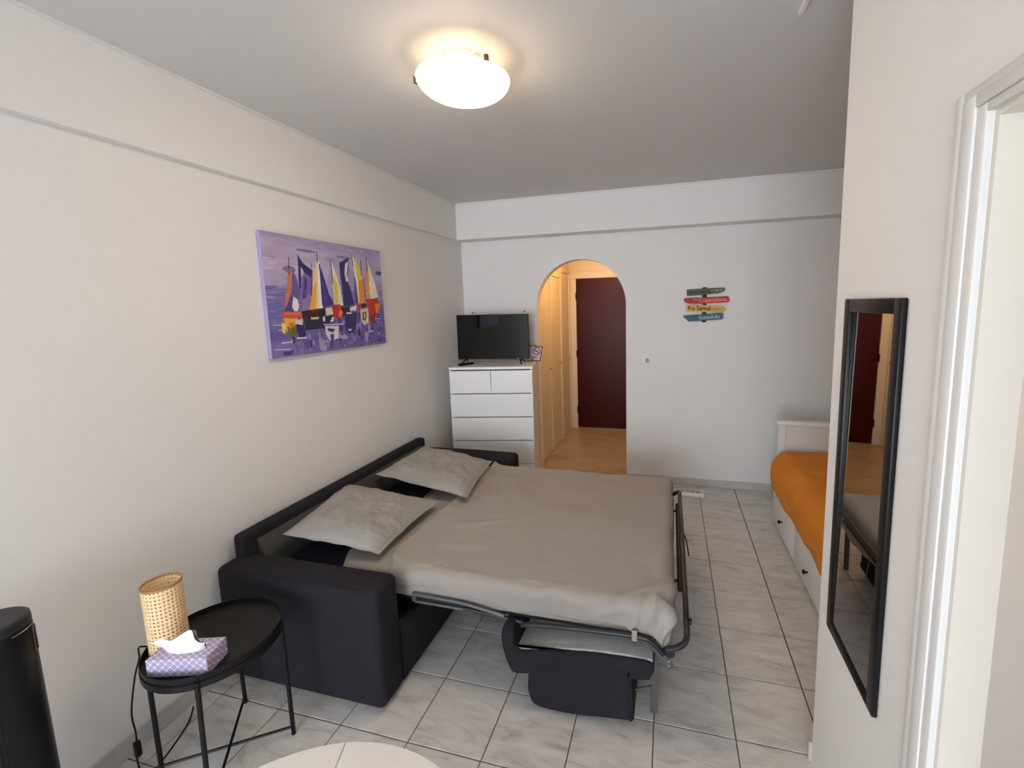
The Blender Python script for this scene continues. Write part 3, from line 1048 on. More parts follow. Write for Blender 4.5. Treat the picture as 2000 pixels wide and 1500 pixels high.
bm = NB(); text_bm(bm, 'AREA', 0.018, (q[3].x + 0.030, yp - 0.0018, CHT + 0.012), (1, 0, 0), (0, 0, 1), width=0.05, thick=0.0003, bold=0.0006)
part('lettering', bm, 'txtdark', ns)

# wall plugs above the television
for k, (px, py, lb) in enumerate(((924, 611, 'tiny screw left in the wall above the television, near the corner'), (1025, 608, 'tiny screw left in the wall above the television, near the arch'))):
    p = on(px, py, 'y', YW)
    bm = NB(); tube(bm, [(p.x, YW + 0.002, p.z), (p.x, YW - 0.012, p.z)], 0.004, 8, False); tube(bm, [(p.x, YW - 0.010, p.z), (p.x, YW - 0.015, p.z)], 0.007, 10, False)
    single('wall_screw', bm, 'txtdark', lb, 'screw', 'old screws above the television')

# ================================================================== PAINTING
PX = XW + 0.028
tl, bl, tr, br = (on(506, 450, 'x', PX), on(533, 704, 'x', PX), on(742, 490, 'x', PX), on(753, 668, 'x', PX))
py0, py1 = (tl.y + bl.y) / 2, (tr.y + br.y) / 2
pz0, pz1 = (bl.z + br.z) / 2, (tl.z + tr.z) / 2
ptg = thing('painting', 'unframed canvas of colourful sailing boats on violet water', 'painting', (XW, (py0 + py1) / 2, pz0))
bm = NB(); box(bm, XW + 0.002, PX - 0.001, py0, py1, pz0, pz1, 0.002, 1)
part('canvas', bm, 'canvas', ptg)
bm = NB()
cl = bm.loops.layers.float_color.new('paint')
layer = [0]
rng = random.Random(11)


def stroke(pts, rgb, jitter=0.04, dx=None):
    if dx is None: layer[0] += 1
    x = PX + 0.0002 + layer[0] * 0.0000015 if dx is None else dx
    vs_ = [bm.verts.new((x, min(max(p[0], py0), py1), min(max(p[1], pz0), pz1))) for p in pts]
    try: f = bm.faces.new(vs_)
    except ValueError: return
    c = lin(rgb)
    g = 1 + rng.uniform(-jitter, jitter)
    for l in f.loops: l[cl] = (c[0] * g, c[1] * g, c[2] * g, 1)


def cp(pt):    # zoom-crop coordinates -> painting plane
    p = on(490 + pt[0] / 5.17, 430 + pt[1] / 5.17, 'x', PX)
    return (p.y, p.z)


def cstroke(pts, rgb, j=0.05): stroke([cp(p) for p in pts], rgb, j)


def mixc(a, b, t): return tuple(a[i] + (b[i] - a[i]) * t for i in range(3))


Hh, Ww = pz1 - pz0, py1 - py0
# underpainting : sky and water in vertical order
NV, NH = 60, 70
SKY = [(0.0, (164, 152, 190)), (0.12, (190, 176, 206)), (0.30, (188, 174, 204)), (0.42, (174, 160, 198)), (0.46, (130, 120, 176)), (0.50, (156, 144, 190)), (0.60, (122, 114, 176)), (0.78, (108, 98, 168)), (1.0, (132, 114, 172))]


def skyc(u, v):
    t = v + 0.05 * noise.noise(Vector((u * 2.5, v * 5, 3)))
    c = SKY[-1][1]
    for (a, ca), (b, cb) in zip(SKY, SKY[1:]):
        if t <= b:
            c = mixc(ca, cb, max(0, min(1, (t - a) / (b - a)))); break
    n = noise.noise(Vector((u * 4, v * 9, 7))) * 20 + noise.noise(Vector((u * 11, v * 30, 1))) * 10
    sh = -14 * u
    return tuple(max(0, min(255, k + n + sh * w)) for k, w in zip(c, (1, 0.9, 0.4)))


for j in range(NV):
    for i in range(NH):
        u0, u1, v0, v1 = i / NH, (i + 1) / NH, j / NV, (j + 1) / NV
        stroke([(py0 + Ww * u0, pz1 - Hh * v0), (py0 + Ww * u1, pz1 - Hh * v0), (py0 + Ww * u1, pz1 - Hh * v1), (py0 + Ww * u0, pz1 - Hh * v1)], skyc((u0 + u1) / 2, (v0 + v1) / 2), 0.0, PX + 0.0001)


def smear(u, v, lu, lv, rgb, j=0.08):
    y, z = py0 + Ww * u, pz1 - Hh * v
    n = 10
    pts = []
    for k in range(n):
        a = 2 * PI * k / n
        pts.append((y + Ww * lu * math.cos(a) * rng.uniform(0.75, 1.1), z + Hh * lv * math.sin(a) * rng.uniform(0.7, 1.1)))
    stroke(pts, rgb, j)


for k in range(230):
    u, v = rng.random(), rng.random()
    c = skyc(u, v)
    d = rng.uniform(-16, 16)
    smear(u, v, rng.uniform(0.02, 0.09), rng.uniform(0.004, 0.014), tuple(max(0, min(255, q_ + d)) for q_ in c))
smear(0.97, 0.24, 0.045, 0.03, (74, 70, 142)); smear(0.30, 0.11, 0.09, 0.014, (128, 118, 172)); smear(0.62, 0.12, 0.08, 0.016, (134, 122, 180)); smear(0.17, 0.28, 0.05, 0.03, (132, 122, 178))
for k in range(60):
    smear(rng.uniform(0, 0.2), rng.uniform(0.42, 0.7), rng.uniform(0.03, 0.08), rng.uniform(0.004, 0.012), (118 + rng.randint(-15, 15), 108 + rng.randint(-12, 12), 176))
# water reflections
for k in range(220):
    u = rng.uniform(0.12, 0.98); v = rng.uniform(0.66, 0.97)
    c = rng.choice([(62, 56, 128), (92, 84, 160), (140, 128, 188), (44, 40, 92), (168, 158, 204), (110, 96, 160), (84, 86, 150)])
    smear(u, v, rng.uniform(0.005, 0.016), rng.uniform(0.010, 0.045), c)
NAVY, PURP, CREAM, YEL, ORG, RED, DARK = (46, 40, 104), (112, 90, 162), (236, 224, 206), (228, 204, 96), (226, 146, 52), (198, 46, 36), (34, 24, 34)
BO = [
    ([(380, 470), (412, 520), (418, 700), (378, 830), (335, 905), (345, 800), (365, 640)], (196, 124, 84)),
    ([(415, 500), (450, 560), (490, 720), (480, 930), (400, 925), (325, 915), (370, 845), (410, 720)], PURP),
    ([(400, 760), (425, 780), (420, 925), (335, 920), (370, 850)], (84, 66, 140)),
    ([(430, 770), (470, 800), (485, 870), (470, 922), (440, 918), (416, 880), (420, 815)], (240, 234, 240)),
    ([(495, 600), (550, 520), (615, 580), (610, 740), (580, 912), (505, 915), (490, 760)], (124, 100, 172)),
    ([(510, 760), (600, 740), (585, 912), (515, 912)], (150, 118, 180)),
    ([(470, 350), (520, 430), (620, 510), (615, 585), (540, 525), (500, 470), (505, 600), (488, 700)], NAVY),
    ([(540, 560), (565, 600), (560, 780), (520, 800)], (82, 66, 138)),
    ([(665, 395), (690, 420), (722, 890), (588, 908), (612, 780), (630, 560)], (240, 214, 160)),
    ([(625, 680), (662, 620), (652, 897), (590, 906)], (232, 172, 62)),
    ([(668, 410), (692, 430), (726, 890), (684, 896)], (244, 236, 226)),
    ([(680, 430), (722, 530), (772, 700), (832, 850), (730, 882), (708, 640)], (52, 48, 132)),
    ([(700, 560), (740, 650), (790, 830), (740, 870)], (66, 62, 156)),
    ([(800, 420), (828, 600), (824, 800), (784, 745), (776, 600)], (176, 160, 206)),
    ([(805, 405), (852, 520), (902, 680), (932, 862), (838, 852), (826, 650)], CREAM),
    ([(832, 560), (880, 660), (884, 842), (845, 844)], (222, 206, 86)),
    ([(890, 430), (985, 375), (986, 480), (968, 600), (1012, 720), (1042, 852), (938, 872), (925, 700), (900, 560)], NAVY),
    ([(950, 440), (982, 415), (966, 560), (988, 612), (960, 622), (944, 540)], (226, 222, 236)),
    ([(985, 470), (1040, 520), (1050, 700), (1020, 720), (978, 600)], (150, 150, 196)),
    ([(1020, 355), (1062, 420), (1112, 520), (1132, 660), (1152, 832), (1090, 838), (1066, 650), (1040, 500)], YEL),
    ([(1018, 360), (1034, 380), (1080, 640), (1100, 836), (1086, 838), (1062, 650)], (246, 238, 214)),
    ([(1078, 620), (1122, 600), (1154, 832), (1096, 838)], (234, 150, 52)),
    ([(1040, 560), (1060, 620), (1086, 832), (1050, 842)], (98, 72, 140)),
    ([(1130, 560), (1150, 600), (1170, 790), (1150, 830)], (150, 120, 176)),
    ([(1165, 395), (1202, 500), (1252, 640), (1286, 772), (1208, 802), (1188, 650)], CREAM),
    ([(1158, 395), (1182, 480), (1202, 785), (1170, 795), (1148, 620)], (224, 160, 84)),
    # hulls
    ([(306, 930), (522, 932), (515, 986), (328, 986)], (214, 82, 42)),
    ([(330, 935), (500, 930), (490, 952), (340, 956)], (232, 120, 62)),
    ([(508, 920), (752, 885), (748, 986), (528, 1002)], DARK),
    ([(600, 905), (700, 890), (690, 915), (610, 925)], (130, 40, 34)),
    ([(750, 890), (815, 880), (832, 950), (760, 962)], (232, 206, 196)),
    ([(820, 855), (896, 848), (932, 930), (900, 992), (838, 982)], RED),
    ([(900, 900), (930, 930), (905, 990), (880, 960)], (226, 120, 50)),
    ([(908, 880), (1012, 870), (1002, 932), (930, 942)], DARK),
    ([(998, 880), (1068, 864), (1062, 912), (1000, 914)], (236, 222, 214)),
    ([(1066, 862), (1166, 838), (1162, 884), (1074, 894)], (196, 52, 40)),
    ([(1110, 850), (1165, 842), (1160, 875), (1115, 880)], DARK),
    ([(1164, 800), (1276, 788), (1302, 850), (1272, 950), (1240, 1032), (1200, 1022), (1184, 900)], RED),
    ([(1250, 842), (1302, 842), (1286, 942), (1260, 932)], (232, 128, 50)),
    ([(1210, 960), (1262, 940), (1244, 1040), (1206, 1030)], (140, 38, 44)),
    # reflections
    ([(326, 990), (452, 990), (442, 1065), (360, 1132), (338, 1052)], (238, 178, 62)),
    ([(308, 1040), (352, 1048), (348, 1152), (314, 1132)], (236, 212, 130)),
    ([(366, 1075), (472, 1078), (462, 1150), (388, 1182)], (98, 104, 46)),
    ([(380, 1040), (440, 1030), (430, 1080), (390, 1090)], (222, 110, 44)),
    ([(440, 1000), (525, 1000), (520, 1060), (450, 1060)], (214, 196, 190)),
    ([(526, 985), (734, 982), (742, 1092), (556, 1112)], (40, 34, 70)),
    ([(456, 1050), (532, 1060), (562, 1162), (500, 1202), (468, 1142)], NAVY),
    ([(600, 980), (690, 978), (680, 1000), (610, 1004)], (220, 190, 150)),
    ([(738, 965), (834, 968), (834, 1042), (738, 1052)], (38, 32, 82)),
    ([(728, 985), (748, 985), (744, 1025), (730, 1022)], (240, 236, 240)),
    ([(820, 980), (836, 978), (832, 1020), (800, 1030)], (240, 236, 240)),
    ([(748, 1068), (886, 1068), (882, 1192), (800, 1222), (754, 1152)], (224, 212, 222)),
    ([(770, 1090), (850, 1100), (830, 1130), (780, 1120)], (60, 50, 100)),
    ([(800, 1150), (840, 1150), (832, 1290), (815, 1290)], (80, 70, 130)),
    ([(948, 940), (1072, 930), (1062, 1092), (1002, 1152), (948, 1082)], (46, 42, 98)),
    ([(960, 930), (1020, 932), (1010, 948), (965, 946)], (240, 232, 232)),
    ([(1104, 900), (1182, 888), (1188, 1032), (1140, 1062), (1108, 1002)], (216, 200, 182)),
    ([(1125, 930), (1165, 925), (1160, 1010), (1130, 1010)], (60, 50, 50)),
    ([(1140, 940), (1155, 938), (1152, 980), (1142, 980)], (200, 190, 120)),
    ([(300, 1236), (420, 1224), (415, 1236), (310, 1248)], (226, 222, 240)),
    ([(460, 1186), (570, 1180), (560, 1194), (470, 1200)], (236, 230, 244)),
    ([(240, 1302), (412, 1300), (410, 1310), (250, 1312)], (206, 200, 230)),
    ([(220, 1056), (310, 1058), (305, 1066), (225, 1064)], (214, 208, 234)),
    ([(270, 1106), (330, 1108), (326, 1116), (280, 1116)], (214, 208, 234)),
    ([(730, 1050), (940, 1044), (935, 1054), (740, 1060)], (226, 222, 240)),
    ([(980, 1100), (1020, 1098), (1010, 1116), (985, 1114)], (236, 232, 244)),
    ([(1180, 1120), (1240, 1112), (1230, 1126), (1185, 1130)], (214, 208, 234)),
    ([(1250, 990), (1310, 988), (1305, 998), (1255, 998)], (206, 200, 230)),
    ([(680, 1190), (730, 1200), (735, 1330), (700, 1310)], (170, 160, 206)),
    ([(900, 1160), (980, 1170), (970, 1200), (910, 1196)], (176, 168, 210)),
    ([(1150, 1120), (1190, 1140), (1180, 1230), (1150, 1220)], (166, 152, 200)),
    ([(320, 1330), (430, 1318), (420, 1356), (330, 1372)], (66, 58, 134)),
]
for pts, c in BO:
    cstroke(pts, c)
    # palette-knife streaks inside each patch
    cx_ = sum(p[0] for p in pts) / len(pts); cy_ = sum(p[1] for p in pts) / len(pts)
    thin = max(p[1] for p in pts) - min(p[1] for p in pts) < 30
    for k in range(0 if thin else 5):
        a, b = rng.choice(pts), rng.choice(pts)
        t = rng.uniform(0.15, 0.8)
        mx_, my_ = cx_ + (a[0] - cx_) * t, cy_ + (a[1] - cy_) * t
        ln, wd = rng.uniform(14, 46), rng.uniform(2.5, 7)
        d = rng.uniform(-34, 34)
        cstroke([(mx_ - wd, my_ - ln * 0.5), (mx_ + wd * 0.4, my_ - ln * 0.5), (mx_ + wd, my_ + ln * 0.5), (mx_ - wd * 0.5, my_ + ln * 0.5)], tuple(max(0, min(255, q_ + d)) for q_ in c))
for a, b in (((378, 372), (386, 560)), ((470, 350), (492, 560)), ((664, 318), (668, 430)), ((606, 430), (612, 760)), ((802, 395), (826, 640)), ((1014, 345), (1030, 460)), ((1106, 405), (1116, 560)), ((1162, 375), (1172, 520)), ((690, 440), (722, 860))):
    cstroke([(a[0] - 3, a[1]), (a[0] + 3, a[1]), (b[0] + 4, b[1]), (b[0] - 4, b[1])], (58, 44, 74))
ob = part('painted_picture', bm, 'paint', ptg, label='palette knife picture of sailing boats and their reflections', smooth=0)

# ================================================================== DIRECTION SIGN ON THE END WALL
sg = thing('direction_sign', 'wooden wall sign of four coloured pointing boards on a black post', 'wall sign', on(1376, 630, 'y', YW))
yS = YW - 0.024


def spx(x, y): return on(1330 + x / 18.75, 555 + y / 18.75, 'y', yS)


bm = NB()
a, b = spx(870, 115), spx(850, 1395)
box(bm, a.x - 0.019, a.x + 0.019, YW - 0.012, YW, b.z, a.z, 0.003, 2)
part('post', bm, 'blackwood', sg)
boards = [
    ('sgreen', [(205, 195), (220, 430), (700, 405), (1400, 330), (1560, 280), (1630, 190), (1600, 125), (1000, 150)]),
    ('sred', [(100, 540), (110, 610), (170, 680), (260, 712), (700, 720), (1300, 685), (1740, 660), (1775, 560), (1730, 440), (1000, 475), (160, 510)]),
    ('syellow', [(200, 770), (165, 900), (200, 1000), (600, 1025), (1300, 1030), (1560, 1010), (1660, 940), (1620, 850), (1540, 800), (900, 770), (400, 750)]),
    ('sblue', [(85, 1160), (100, 1230), (180, 1270), (270, 1365), (800, 1340), (1480, 1290), (1545, 1220), (1530, 1060), (1450, 1050), (800, 1100), (250, 1130)]),
]
bo = []
for mname, pts in boards:
    bm = NB(); extrude_poly(bm, [spx(*p) for p in pts], (0, 0.012, 0), 0.0015, 1)
    bo.append(part('board', bm, mname, sg, label={'sgreen': 'olive green board', 'sred': 'red board', 'syellow': 'yellow board', 'sblue': 'slate blue board'}[mname]))


def write(board, s, x0, y0, x1, y1, hgt, mname, bold=0.0):
    a, b = spx(x0, y0), spx(x1, y1)
    a.y = b.y = yS - 0.0003
    h_ = hgt / 18.75 / FPX * (YW / 0.98)
    bm = NB()
    r = (b - a)
    text_bm(bm, s, h_ * 1.35, a, r, Vector((0, 0, 1)), width=r.length, thick=0.0006, bold=bold)
    part('lettering', bm, mname, board)


write(bo[0], 'bora bora', 330, 372, 1080, 325, 135, 'txtolive', 0.0010)
write(bo[0], '15 780 km', 1105, 290, 1530, 245, 80, 'txtpale')
write(bo[1], '9 130', 190, 645, 430, 625, 80, 'signred')
write(bo[1], 'km', 460, 610, 600, 600, 90, 'txtpink')
write(bo[1], 'Copacabana', 650, 665, 1680, 610, 150, 'txtpink', 0.0008)
write(bo[2], 'Ko Samui', 260, 945, 1080, 955, 150, 'txtdark', 0.0012)
write(bo[2], '9 640 km', 1110, 955, 1470, 940, 80, 'txtgold', 0.0004)
write(bo[3], '12 290 km', 290, 1260, 580, 1240, 80, 'txtdark')
write(bo[3], 'honolulu', 670, 1290, 1410, 1240, 130, 'txtblue', 0.0008)

# light switch
p = on(1262, 703.5, 'y', YW)
sw = thing('light_switch', 'small white square light switch on the end wall beside the arch', 'light switch', (p.x, YW, p.z - 0.04))
bm = NB(); box(bm, p.x - 0.036, p.x + 0.036, YW - 0.010, YW, p.z - 0.036, p.z + 0.036, 0.003, 2)
part('plate', bm, 'whitegl', sw)
bm = NB(); box(bm, p.x - 0.006, p.x + 0.026, YW - 0.016, YW - 0.008, p.z - 0.022, p.z + 0.020, 0.002, 2)
part('rocker', bm, 'felt', sw, label='grey rocker')

# power strip
pc = (on(1328, 957, 'z', 0.03) + on(1373, 966, 'z', 0.03)) / 2
ps = thing('power_strip', 'white power strip lying on the tiles by the end wall skirting', 'power strip', (0.205, 4.17, 0), -0.10)
bm = NB(); box(bm, -0.115, 0.115, -0.028, 0.028, 0.0, 0.038, 0.006, 2)
part('body', bm, 'whitegl', ps, True)
for k in range(4):
    bm = NB(); lathe(bm, [(0.0, 0.0385), (0.016, 0.0385), (0.019, 0.0395), (0.021, 0.038)], (-0.080 + k * 0.045, 0, 0), 16, False)
    part('socket', bm, 'felt', ps, True)
bm = NB(); box(bm, 0.086, 0.102, -0.010, 0.010, 0.037, 0.043, 0.002, 1)
part('rocker', bm, 'white', ps, True)
bm = NB(); tube(bm, [(-0.113, 0, 0.018), (-0.16, 0.03, 0.008), (-0.10, 0.11, 0.008), (0.0, 0.12, 0.008), (0.12, 0.11, 0.008), (0.25, 0.13, 0.008)], 0.004, 6)
part('cable', bm, 'white', ps, True)

# ================================================================== MIRROR
XM = XR - 0.015
my0, my1, mz0, mz1 = 1.249, 1.614, 0.676, 1.803
mr = thing('wall_mirror', 'tall narrow wall mirror in a black wooden frame', 'mirror', (XR, (my0 + my1) / 2, mz0))
FW = 0.040
bm = NB()


def fbar(y0, y1, z0, z1):
    bm = NB(); box(bm, XM, XR, y0, y1, z0, z1, 0.004, 2); return bm


part('frame_side', fbar(my0, my0 + FW, mz0, mz1), 'blackwood', mr)
part('frame_side', fbar(my1 - FW, my1, mz0, mz1), 'blackwood', mr)
part('frame_rail', fbar(my0 + FW - 0.004, my1 - FW + 0.004, mz0, mz0 + FW), 'blackwood', mr)
part('frame_rail', fbar(my0 + FW - 0.004, my1 - FW + 0.004, mz1 - FW, mz1), 'blackwood', mr)
bm = NB()
ga, gb, gz0, gz1 = my0 + FW - 0.003, my1 - FW + 0.003, mz0 + FW - 0.003, mz1 - FW + 0.003
gx = lambda y, z: XM + 0.0025 + 0.0075 * (z - gz0) + 0.009 * (y - ga)      # the glass sits a touch askew in its frame
extrude_poly(bm, [(gx(y, z), y, z) for y, z in ((ga, gz0), (gb, gz0), (gb, gz1), (ga, gz1))], (0.0012, 0, 0))
part('mirror_glass', bm, 'mirror', mr)

# ================================================================== CEILING LAMP
LC = Vector((-0.856, 1.856, 0))
RL = 0.194
cl_ = thing('ceiling_lamp', 'lit round opal glass dish lamp held by bronze clips on the ceiling', 'ceiling lamp', (LC.x, LC.y, ZC))
bm = NB(); lathe(bm, [(0.0, ZC), (0.075, ZC), (0.075, ZC - 0.018), (0.0, ZC - 0.018)], (LC.x, LC.y, 0), 32)
part('mounting_plate', bm, 'whitegl', cl_)
bm = NB()
zr = ZC - 0.085
prof_ = [(RL, zr)] + [(RL * math.cos(a), zr - 0.078 * math.sin(a)) for a in [PI / 2 * k / 12 for k in range(1, 12)]] + [(0, zr - 0.078)]
lathe(bm, prof_, (LC.x, LC.y, 0), 56, False)
dish = part('glass_dish', bm, 'glasslamp', cl_, smooth=80)
bm = NB()
lathe(bm, [(RL - 0.003, zr + 0.001), (RL * 0.8, zr - 0.020), (RL * 0.5, zr - 0.034), (0, zr - 0.040)], (LC.x, LC.y, 0), 56, False)
part('glow_blocker', bm, 'glowblock', cl_, smooth=80)  # unseen bowl added to keep the dish's glow off the ceiling
bm = NB()
n = 56
for r_ in (RL,):
    lathe(bm, [(RL + 0.001, zr - 0.002), (RL + 0.004, zr + 0.001), (RL + 0.001, zr + 0.004), (RL - 0.003, zr + 0.002)], (LC.x, LC.y, 0), 56, False)
part('dish_rim', bm, 'whitegl', cl_)
for az in (-0.67, 1.42, 3.45):
    d = Vector((math.cos(az), math.sin(az), 0))
    bm = NB()
    tube(bm, [LC + d * 0.070 + Vector((0, 0, ZC - 0.012)), LC + d * 0.15 + Vector((0, 0, ZC - 0.020)), LC + d * (RL + 0.006) + Vector((0, 0, zr + 0.014)), LC + d * (RL + 0.008) + Vector((0, 0, zr - 0.006))], 0.0022, 8)
    part('support_arm', bm, 'whitegl', cl_)
    bm = NB()
    tube(bm, [LC + d * (RL + 0.006) + Vector((0, 0, zr - 0.010)), LC + d * (RL + 0.006) + Vector((0, 0, zr + 0.014))], 0.010, 10, False)
    part('clip', bm, 'brass', cl_, label='small bronze clip')
ld = bpy.data.lights.new('ceiling_lamp_light', 'POINT'); ld.energy = 0.7; ld.color = (1.0, 0.76, 0.47); ld.shadow_soft_size = 0.025
lo = bpy.data.objects.new('ceiling_lamp_light', ld); col.objects.link(lo); lo.parent = cl_; lo.location = (0, 0, -0.062)

# ================================================================== SIDE TABLE AND WHAT STANDS ON IT
TC = Vector((-1.743, 1.211, 0))
TZ = 0.522
TR = 0.224
st = thing('tray_table', 'round black metal tray table in front of the sofa arm', 'side table', TC)
bm = NB()
lathe(bm, [(0, TZ - 0.012), (TR - 0.006, TZ - 0.012), (TR, TZ - 0.008), (TR + 0.002, TZ + 0.018), (TR - 0.001, TZ + 0.0185), (TR - 0.003, TZ - 0.004), (TR - 0.010, TZ - 0.008), (0, TZ - 0.008)], TC, 64, False)
part('tray', bm, 'blackpow', st, smooth=40)
feet = [on(574, 1432, 'z', 0.0), on(480, 1371, 'z', 0.0)]
fa = Vector((-1.555, 1.342, 0)); fb = Vector((-1.903, 1.415, 0))
fcs = [fa, fb, 2 * TC - fa, 2 * TC - fb]
fcs[2].z = fcs[3].z = 0
for p in fcs:
    d = (p - TC).normalized()
    bm = NB(); tube(bm, [TC + d * (TR + 0.004) + Vector((0, 0, TZ - 0.004)), p + Vector((0, 0, 0.0))], 0.0085, 10, False)
    part('leg', bm, 'blackpow', st)
bm = NB(); lathe(bm, [(TR - 0.004, TZ - 0.030), (TR + 0.004, TZ - 0.030), (TR + 0.004, TZ - 0.006), (TR - 0.004, TZ - 0.006), (TR - 0.004, TZ - 0.030)], TC, 64, False)
part('ring', bm, 'blackpow', st)
for a, b in ((0, 2), (1, 3)):
    bm = NB(); tube(bm, [fcs[a] + Vector((0, 0, 0.035)), fcs[b] + Vector((0, 0, 0.035 + 0.0001 * a))], 0.0055, 8, False)
    part('cross_bar', bm, 'blackpow', st)

# rattan lamp
LB = Vector((-1.877, 1.135, TZ - 0.008))
rl = thing('table_lamp', 'cylindrical woven cane table lamp on the black tray table', 'table lamp', LB)
RB, HB, Z0 = 0.062, 0.262, 0.012
bm = NB(); lathe(bm, [(0, 0), (RB - 0.004, 0), (RB - 0.004, 0.012), (0, 0.012)], LB, 32)
part('base', bm, 'black', rl)
bm = NB()
NC, NR = 30, 18
cell_h = HB / NR
inner_r = RB - 0.0018


def cyl(th, z, r): return Vector((LB.x + r * math.cos(th), LB.y + r * math.sin(th), LB.z + Z0 + z))


vcache = {}


def cv(key, th, z):
    k = (round(th % (2 * PI), 5), round(z, 5))
    if k not in vcache: vcache[k] = bm.verts.new(cyl(th, z, RB))
    return vcache[k]


dth = 2 * PI / NC
for i in range(NC):
    for j in range(NR):
        t0, z0 = i * dth, j * cell_h
        O_ = [cv(0, t0 + dth * a, z0 + cell_h * b) for a, b in ((0, 0), (0.5, 0), (1, 0), (1, 0.5), (1, 1), (0.5, 1), (0, 1), (0, 0.5))]
        I_ = [bm.verts.new(cyl(t0 + dth * (0.5 + 0.21 * math.cos(a)), z0 + cell_h * (0.5 + 0.21 * math.sin(a)), RB)) for a in [PI * 5 / 4 + PI / 4 * k for k in range(8)]]
        for k in range(8):
            bm.faces.new((O_[k], O_[(k + 1) % 8], I_[(k + 1) % 8], I_[k]))
sh = part('shade', bm, 'cane', rl, label='open weave cane cylinder', smooth=60)
solid(sh, 0.0022, -1)
for zz in (0.0, HB):
    bm = NB(); lathe(bm, [(RB - 0.003, Z0 + zz - 0.004), (RB + 0.002, Z0 + zz - 0.004), (RB + 0.002, Z0 + zz + 0.004), (RB - 0.003, Z0 + zz + 0.004), (RB - 0.003, Z0 + zz - 0.004)], LB, 40, False)
    part('rim', bm, 'canedk', rl)
bm = NB(); lathe(bm, [(0, 0.012), (0.018, 0.012), (0.018, 0.055), (0, 0.055)], LB, 16)
part('socket', bm, 'black', rl)
bm = NB(); lathe(bm, [(0.010, 0.055), (0.016, 0.07), (0.026, 0.095), (0.024, 0.115), (0.012, 0.128), (0, 0.131)], LB, 16, False)
part('bulb', bm, 'whitegl', rl)
cord = [LB + Vector((-0.056, -0.02, 0.008)), LB + Vector((-0.075, -0.055, 0.034)), on(272, 1285, 'x', -1.978), on(263, 1325, 'x', -1.985), on(257, 1392, 'x', -1.985), on(265, 1430, 'x', -1.985), on(267, 1450, 'x', -1.985)]
bm = NB(); tube(bm, cord, 0.003, 6)
part('cord', bm, 'black', rl)
q0, q1 = on(266.5, 1448, 'x', -1.985), on(267, 1480, 'x', -1.985)
bm = NB(); box(bm, q0.x - 0.010, q0.x + 0.010, q0.y - 0.010, q0.y + 0.010, q1.z, q0.z, 0.005, 2)
part('cord_switch', bm, 'black', rl)
bm = NB(); tube(bm, [q1 + Vector((0, 0, 0.004)), q1 + Vector((0.0, 0.004, -0.06)), Vector((-1.98, q1.y + 0.01, 0.02)), Vector((-1.98, q1.y + 0.06, 0.004)), Vector((-2.05, q1.y + 0.22, 0.004)), Vector((-2.12, q1.y + 0.3, 0.004))], 0.003, 6)
part('cord', bm, 'black', rl)

# tissue box
ta = 0.293
tb = thing('tissue_box', 'lavender lattice patterned tissue box on the black tray table', 'tissue box', (-1.716, 1.088, TZ - 0.008), ta)
bw, bd, bh = 0.214, 0.104, 0.068
bm = NB(); box(bm, -bw / 2, bw / 2, -bd / 2, bd / 2, 0, bh, 0.0015, 1)
part('carton', bm, 'tissuebox', tb, True)
bm = NB()
lp = [(0.068 * math.cos(a), 0.028 * math.sin(a), bh + 0.0006) for a in [2 * PI * k / 28 for k in range(28)]]
bm.faces.new([bm.verts.new(p) for p in lp])
part('opening', bm, 'tissue', tb, True)
bm = NB()
g = {}
nu, nv = 26, 12
for i in range(nu + 1):
    for j in range(nv + 1):
        u, v = i / nu * 2 - 1, j / nv
        wd = 0.070 * (1 - 0.22 * v * (1 - v)) * (1 + 0.30 * v)
        lean = -0.012 * v + 0.012 * math.sin(3.2 * u + 1) * v
        zz = bh + (0.060 * (1 - 0.35 * u * u) + 0.008 * math.sin(5 * u)) * v
        yy = 0.016 * math.sin(u * 7) * v * 0.6 + lean + 0.026 * math.sqrt(max(0, 1 - u * u)) * (-1) * (1 - v)
        g[i, j] = bm.verts.new((u * wd - 0.008 * v, yy, zz))
for i in range(nu):
    for j in range(nv):
        bm.faces.new((g[i, j], g[i + 1, j], g[i + 1, j + 1], g[i, j + 1]))
g2 = {}
for i in range(nu + 1):
    for j in range(nv + 1):
        u, v = i / nu * 2 - 1, j / nv
        wd = 0.070 * (1 - 0.22 * v * (1 - v)) * (1 + 0.24 * v)
        lean = -0.010 * v + 0.012 * math.sin(3.2 * u + 1) * v
        zz = bh + (0.056 * (1 - 0.35 * u * u) + 0.007 * math.sin(5 * u + 0.4)) * v
        yy = 0.016 * math.sin(u * 7) * v * 0.6 + lean + 0.026 * math.sqrt(max(0, 1 - u * u)) * (1 - v) + 0.003
        g2[i, j] = bm.verts.new((u * wd + 0.004 * v, yy, zz))
for i in range(nu):
    for j in range(nv):
        bm.faces.new((g2[i, j], g2[i + 1, j], g2[i + 1, j + 1], g2[i, j + 1]))
tp = part('tissue', bm, 'tissue', tb, True, label='white paper tissue sticking out', smooth=80)

